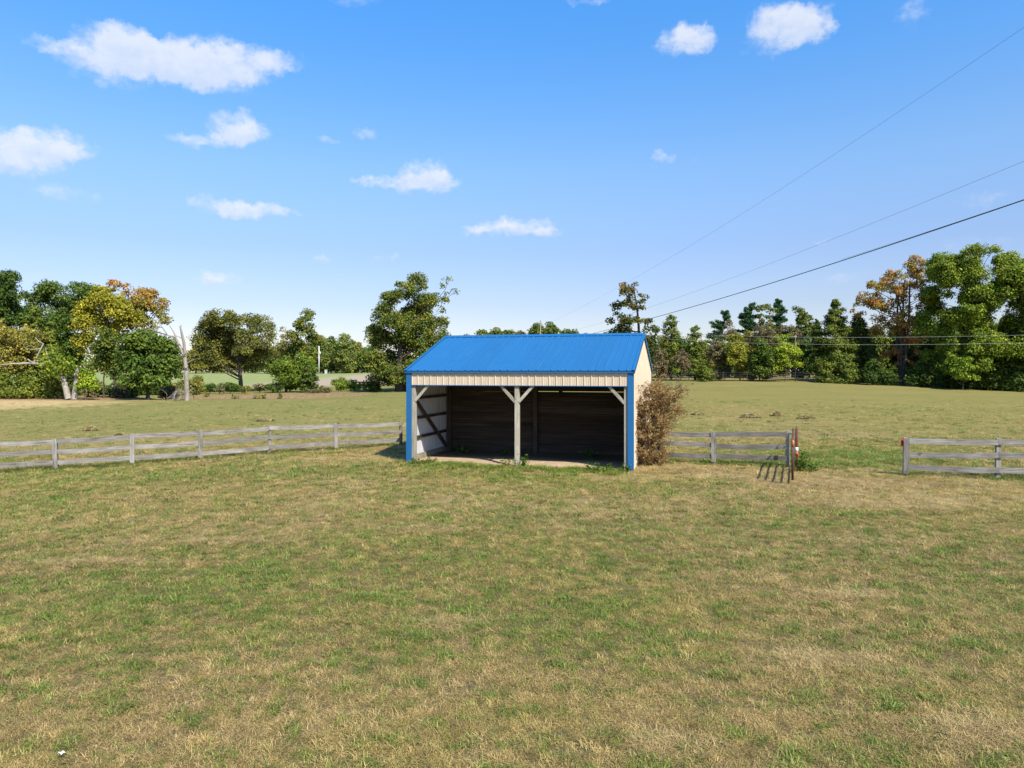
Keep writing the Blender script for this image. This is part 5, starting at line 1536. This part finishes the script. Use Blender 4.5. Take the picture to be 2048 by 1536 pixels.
# ------------------------------------------------------------------ grass
def blade_clump(name, n, h, spread, lie, width, mat, rng, curl=.35):
    """n bent blades from one tuft; lie: 0 upright .. 1 flat"""
    V = []; Fc = []; tv = []
    for k in range(n):
        a = rng.uniform(0, 2 * math.pi); q = spread * math.sqrt(rng.uniform(0, 1))
        b = np.array([math.cos(a) * q, math.sin(a) * q, -.005])
        az = rng.uniform(0, 2 * math.pi)
        inc = math.radians(rng.uniform(10, 45) * (1 - lie) + rng.uniform(58, 86) * lie)
        L = h * rng.uniform(.5, 1.25); w = width * rng.uniform(.6, 1.3)
        d0 = np.array([math.cos(az) * math.sin(inc), math.sin(az) * math.sin(inc), math.cos(inc)])
        inc2 = min(inc + curl + rng.uniform(0, .5), 1.75)
        d1 = np.array([math.cos(az) * math.sin(inc2), math.sin(az) * math.sin(inc2), math.cos(inc2)])
        sd = np.array([-math.sin(az), math.cos(az), 0]) * w / 2
        m_ = b + d0 * L * .5; tip = m_ + d1 * L * .5
        tip[2] = max(tip[2], .003)
        o = len(V)
        V += [b - sd, b + sd, m_ + sd * .85, m_ - sd * .85, tip]
        Fc += [(o, o + 1, o + 2, o + 3), (o + 3, o + 2, o + 4)]
        tv += [rng.uniform(0, 1)] * 5
    me = bpy.data.meshes.new(name); me.from_pydata([tuple(p) for p in V], [], Fc)
    a = me.attributes.new('tint', 'FLOAT', 'POINT'); a.data.foreach_set('value', np.array(tv, np.float32))
    me.materials.append(mat); me.update()
    return bpy.data.objects.new(name, me)


def grass_mat(name, stops, gstops, trans=.3):
    m, t, out = new_mat(name)
    pos = t.new('ShaderNodeNewGeometry').outputs['Position']
    x, y, big, mid, fine = pasture_masks(t, pos)
    at = t.new('ShaderNodeAttribute'); at.attribute_name = 'tint'
    green = t.math('ADD', t.math('ADD', t.math('MULTIPLY', big, .9), t.math('MULTIPLY', mid, .55)), t.math('MULTIPLY', fine, .4))
    rnd = t.new('ShaderNodeObjectInfo').outputs['Random']
    f = t.math('ADD', t.math('MULTIPLY', at.outputs['Fac'], .7), t.math('MULTIPLY', rnd, .3))
    ca = t.ramp(f, stops); cb = t.ramp(f, gstops)
    green = t.math('ADD', t.math('ADD', green, zone_boost(t, x, y, mid)), -.03)
    c = t.mix(t.sstep(green, .68, 1.08), ca, cb)
    hs = t.new('ShaderNodeHueSaturation'); t.put(hs.inputs['Color'], c)
    t.put(hs.inputs['Value'], t.math('MULTIPLY_ADD', t.math('FRACT', t.math('MULTIPLY', at.outputs['Fac'], 13.7)), .5, t.math('MULTIPLY_ADD', rnd, .3, .72)))
    c = t.mix(1.0, hs.outputs[0], (1.40, 1.24, .80), 'MULTIPLY')
    p = t.new('ShaderNodeBsdfPrincipled'); t.put(p.inputs['Base Color'], c); p.inputs['Roughness'].default_value = .6; p.inputs['Specular IOR Level'].default_value = .25
    tr = t.new('ShaderNodeBsdfTranslucent'); t.put(tr.inputs[0], c)
    mx = t.new('ShaderNodeMixShader'); mx.inputs[0].default_value = trans
    t.l.new(p.outputs[0], mx.inputs[1]); t.l.new(tr.outputs[0], mx.inputs[2]); t.l.new(mx.outputs[0], out.inputs[0])
    return m

M_THATCH = grass_mat('dry_thatch', [(0, (.085, .062, .038)), (.35, (.23, .182, .112)), (.7, (.39, .318, .205)), (1, (.56, .465, .33))],
                     [(0, (.085, .072, .034)), (.35, (.205, .172, .078)), (.7, (.33, .28, .135)), (1, (.48, .41, .24))])
M_SHORT = grass_mat('short_grass', [(0, (.085, .088, .027)), (.5, (.195, .182, .062)), (1, (.34, .29, .13))],
                    [(0, (.065, .09, .024)), (.5, (.145, .175, .045)), (1, (.26, .265, .09))])
M_GREEN = grass_mat('green_tuft', [(0, (.045, .078, .021)), (.5, (.112, .16, .042)), (1, (.21, .25, .08))],
                    [(0, (.05, .092, .023)), (.5, (.11, .178, .04)), (1, (.20, .265, .075))])
rng = np.random.default_rng(21)
KINDS = []
for i in range(4): KINDS.append(blade_clump('thatch_clump', 36, .095, .11, .74, .0040, M_THATCH, rng, .35))
for i in range(4): KINDS.append(blade_clump('short_clump', 26, .062, .09, .42, .0038, M_SHORT, rng))
for i in range(3): KINDS.append(blade_clump('green_clump', 22, .085, .075, .38, .0054, M_GREEN, rng))

M_PALE = grass_mat('pale_straw', [(0, (.22, .17, .09)), (.5, (.33, .27, .15)), (1, (.43, .37, .22))], [(0, (.21, .17, .09)), (.5, (.32, .27, .15)), (1, (.42, .37, .22))])
M_WORN = grass_mat('worn_straw', [(0, (.14, .11, .07)), (.5, (.28, .23, .15)), (1, (.42, .35, .25))], [(0, (.13, .11, .065)), (.5, (.27, .23, .145)), (1, (.41, .35, .24))])
for i in range(2): KINDS.append(blade_clump('pale_clump', 40, .10, .07, .3, .0040, M_PALE, rng))

for i in range(2): KINDS.append(blade_clump('worn_clump', 40, .11, .12, .95, .0042, M_WORN, rng, .2))

def vnoise(x, y, s, seed):
    """cheap value noise for the patches"""
    rg = np.random.default_rng(seed); T = rg.uniform(0, 1, (256, 256))
    X = x * s; Y = y * s
    xi = np.floor(X).astype(int); yi = np.floor(Y).astype(int); fx = X - xi; fy = Y - yi
    fx = fx * fx * (3 - 2 * fx); fy = fy * fy * (3 - 2 * fy)
    g = lambda a, b: T[a % 256, b % 256]
    return (g(xi, yi) * (1 - fx) + g(xi + 1, yi) * fx) * (1 - fy) + (g(xi, yi + 1) * (1 - fx) + g(xi + 1, yi + 1) * fx) * fy

pts, kid, scl = [], [], []
bands = [(3.2, 6.5, 460, .68), (6.5, 9.5, 330, .74), (9.5, 14, 190, .92), (14, 20, 95, 1.25), (20, 30, 44, 1.65), (30, 62, 11, 1.7)]
for (y0, y1, rho, sc) in bands:
    half0 = .80 * y1 + 1.2
    n = int(rho * (y1 - y0) * 2 * half0)
    yy = rng.uniform(y0, y1, n); xx = rng.uniform(-half0, half0, n)
    ok = np.abs(xx) < .80 * yy + 1.2
    xx, yy = xx[ok], yy[ok]
    u_, v_ = sh_local(xx, yy)
    inshed = (u_ > -.15) & (u_ < SHW + .15) & (v_ > .05 + .95 * np.clip(np.abs(u_ - 3.1) - 1.1, 0, 1) * vnoise(xx, yy, 1.1, 5) + .5 * (vnoise(xx, yy, 2.2, 4) - .45)) & (v_ < SHD + .1)
    n1_ = vnoise(xx, yy, .35, 1) * .5 + vnoise(xx, yy, 1.1, 2) * .3 + vnoise(xx, yy, 3.0, 3) * .2
    bare = (((xx - 4.6) / 4.2) ** 2 + ((yy - 21.2) / 1.6) ** 2 < 1) | (((xx - 9.6) / 3.4) ** 2 + ((yy - 18.3) / 3.0) ** 2 < 1) | (((xx + 5.4) / 2.4) ** 2 + ((yy - 24.8) / 1.4) ** 2 < 1)
    keep = ~inshed & (rng.uniform(0, 1, len(xx)) < np.clip((62 - yy) / 34, 0, 1) ** 1.5) & ~(bare & (rng.uniform(0, 1, len(xx)) < .3))
    xx, yy, n1_, bare = xx[keep], yy[keep], n1_[keep], bare[keep]
    r_ = rng.uniform(0, 1, len(xx))
    # shares of thatch / short / green vary by patch
    pg = np.clip((n1_ - .55) * .9, .02, .3); pt_ = np.clip(.85 - n1_ * .9, .12, .8)
    zb_ = sum(w * np.clip(1.3 - np.sqrt(((xx - cx) / rx) ** 2 + ((yy - cy) / ry) ** 2), 0, 1) for cx, cy, rx, ry, w in ZONES)
    fn_ = vnoise(xx, yy, 4.5, 11) * .45 + vnoise(xx, yy, 11.0, 12) * .55
    pg = np.clip((fn_ - .5) * 1.2 + (n1_ - .5) * .55 + zb_ * .6 + .19, .04, .62); pt_ = np.clip(.60 - (fn_ - .5) * 1.0 - (n1_ - .5) * .8 - zb_ * .8, .15, .85)
    pg[bare] *= .25; pt_[bare] = .85
    k_ = np.where(r_ < pg, 8 + rng.integers(0, 3, len(xx)), np.where(r_ < pg + pt_ * (1 - pg), rng.integers(0, 4, len(xx)), 4 + rng.integers(0, 4, len(xx))))
    s_ = sc * rng.uniform(.65, 1.3, len(xx)) * np.where(k_ >= 8, rng.uniform(.7, 1.5, len(xx)), 1)
    pts.append(np.stack([xx, yy, G(xx, yy)], 1)); kid.append(k_); scl.append(s_)
def edge_grass(a, b, n, wid, smin, smax, kinds=(8, 11)):
    tt_ = rng.uniform(0, 1, n) ** 1.0; o_ = rng.normal(0, wid, n)
    dx_, dy_ = b[0] - a[0], b[1] - a[1]; L_ = math.hypot(dx_, dy_)
    x_ = a[0] + dx_ * tt_ - dy_ / L_ * o_; y_ = a[1] + dy_ * tt_ + dx_ / L_ * o_
    k2 = vnoise(x_, y_, 1.3, 9) > .38
    x_, y_ = x_[k2], y_[k2]
    pts.append(np.stack([x_, y_, G(x_, y_)], 1)); kid.append(rng.integers(kinds[0], kinds[1], len(x_))); scl.append(rng.uniform(smin, smax, len(x_)))
fl_ = [fp(q_, d_, 1)[:2] for q_, d_ in ((-205, 23.1), (-45, 23.7), (113, 24.3), (265, 24.9), (400, 26), (538, 27), (671, 28), (802, 29.1))]
for a_, b_ in zip(fl_[:-1], fl_[1:]):
    edge_grass(a_, b_, 130, .12, 1.3, 2.6); edge_grass(a_, b_, 60, .1, 1.4, 2.4, (4, 8))
for a_, b_ in (((3.9, 23.9), (6.5, 22.8)), ((6.5, 22.8), (8.4, 21.7)), ((10.85, 19.6), (13.0, 19.0)), ((13.0, 19.0), (15.3, 18.3))):
    edge_grass(a_, b_, 150, .13, 1.2, 2.3); edge_grass((a_[0], a_[1] + .7), (b_[0], b_[1] + .7), 220, .5, 1.0, 1.9)
edge_grass(sh_world(.2, -.35), sh_world(3.4, -.55), 360, .28, 1.0, 2.2); edge_grass(sh_world(3.6, -.5), sh_world(7.2, -.4), 520, .26, 1.0, 2.4)
edge_grass(sh_world(.3, -1.0), sh_world(6.8, -1.2), 520, .5, .9, 1.7); edge_grass(sh_world(5.2, .1), sh_world(7.0, .0), 200, .15, 1.0, 2.2)
edge_grass((8.6, 21.6), (13.5, 24.5), 900, 1.1, 1.0, 2.1)
def sprinkle(n, k0, k1, smin, smax, ymin, ymax, members, rad):
    for _ in range(n):
        cy_ = ymin * (ymax / ymin) ** rng.uniform(0, 1); cx_ = rng.uniform(-.76, .76) * cy_
        u_, v_ = sh_local(cx_, cy_)
        if -.3 < u_ < SHW + .3 and -.4 < v_ < SHD: continue
        m_ = rng.integers(members[0], members[1])
        x_ = cx_ + rng.normal(0, rad, m_); y_ = cy_ + rng.normal(0, rad * .8, m_)
        pts.append(np.stack([x_, y_, G(x_, y_)], 1)); kid.append(rng.integers(k0, k1, m_)); scl.append(rng.uniform(smin, smax, m_))
sprinkle(260, 8, 11, .8, 1.5, 4.8, 19, (2, 8), .07)
sprinkle(40, 11, 13, .6, 1.05, 5, 18, (2, 6), .09)
sprinkle(110, 0, 4, .7, 1.1, 5, 20, (6, 20), .2)
for wx, wy, wrx, wry, wn in ((7.4, 15.6, 1.3, .5, 520), (9.0, 14.9, .9, .35, 260), (3.1, 7.2, .55, .22, 300), (3.75, 5.75, .45, .22, 330), (-4.1, 15.7, 1.2, .4, 380), (-1.6, 13.3, .7, .25, 200), (-6.6, 11.0, 1.1, .25, 260),
                             (-5.0, 12.4, .8, .2, 180), (1.6, 14.8, .8, .3, 180), (8.6, 18.6, 1.6, .8, 620), (10.6, 18.0, 1.4, .6, 420), (4.9, 21.4, 1.8, .6, 420), (5.9, 12.2, .8, .25, 180), (1.3, 5.6, .3, .16, 130), (-.8, 8.3, .4, .16, 120), (4.4, 9.2, .5, .2, 150)):
    wn = int(wn * (.5 if wy < 16 else 1.0))
    x_ = wx + rng.normal(0, wrx * .6, wn); y_ = wy + rng.normal(0, wry * .6, wn)
    pts.append(np.stack([x_, y_, G(x_, y_) + .012], 1)); kid.append(rng.integers(13, 15, wn)); scl.append(rng.uniform(.6, 1.1, wn) * (1 if wy < 10 else 1.25))
pts = np.concatenate(pts); kid = np.concatenate(kid).astype(np.int32); scl = np.concatenate(scl).astype(np.float32)
NPT = len(pts)
gme = bpy.data.meshes.new('grass')
gme.vertices.add(NPT); gme.vertices.foreach_set('co', pts.astype(np.float32).ravel())
a = gme.attributes.new('kid', 'INT', 'POINT'); a.data.foreach_set('value', kid)
a = gme.attributes.new('scl', 'FLOAT', 'POINT'); a.data.foreach_set('value', scl)
a = gme.attributes.new('rotv', 'FLOAT_VECTOR', 'POINT')
rv = np.stack([rng.normal(0, .12, NPT), rng.normal(0, .12, NPT), rng.uniform(0, 6.283, NPT)], 1).astype(np.float32)
a.data.foreach_set('vector', rv.ravel())
gobj = link('grass', gme)
tag(gobj, 'short dry pasture grass with green tufts covering the foreground', 'grass', kind='stuff')
src = bpy.data.collections.new('grass_clumps')
for i, o in enumerate(KINDS):
    o.name = 'clump_%02d' % i
    src.objects.link(o)
ng = bpy.data.node_groups.new('scatter_grass', 'GeometryNodeTree')
ng.interface.new_socket('Geometry', in_out='INPUT', socket_type='NodeSocketGeometry')
ng.interface.new_socket('Geometry', in_out='OUTPUT', socket_type='NodeSocketGeometry')
gi = ng.nodes.new('NodeGroupInput'); go = ng.nodes.new('NodeGroupOutput')
ci = ng.nodes.new('GeometryNodeCollectionInfo'); ci.inputs['Collection'].default_value = src
ci.inputs['Separate Children'].default_value = True; ci.inputs['Reset Children'].default_value = True
m2p = ng.nodes.new('GeometryNodeMeshToPoints')
iop = ng.nodes.new('GeometryNodeInstanceOnPoints')
def named(nm, dt):
    n = ng.nodes.new('GeometryNodeInputNamedAttribute'); n.data_type = dt; n.inputs['Name'].default_value = nm
    return n.outputs['Attribute']
ng.links.new(gi.outputs[0], m2p.inputs[0]); ng.links.new(m2p.outputs[0], iop.inputs['Points'])
ng.links.new(ci.outputs[0], iop.inputs['Instance'])
iop.inputs['Pick Instance'].default_value = True
ng.links.new(named('kid', 'INT'), iop.inputs['Instance Index'])
e2r = ng.nodes.new('FunctionNodeEulerToRotation')
ng.links.new(named('rotv', 'FLOAT_VECTOR'), e2r.inputs[0]); ng.links.new(e2r.outputs[0], iop.inputs['Rotation'])
ng.links.new(named('scl', 'FLOAT'), iop.inputs['Scale'])
ng.links.new(iop.outputs[0], go.inputs[0])
md = gobj.modifiers.new('scatter', 'NODES'); md.node_group = ng
print('grass clumps', NPT, 'tris', sum(len(o.data.polygons) * (2 if len(o.data.polygons) else 1) for o in bpy.data.objects if o.type == 'MESH'))
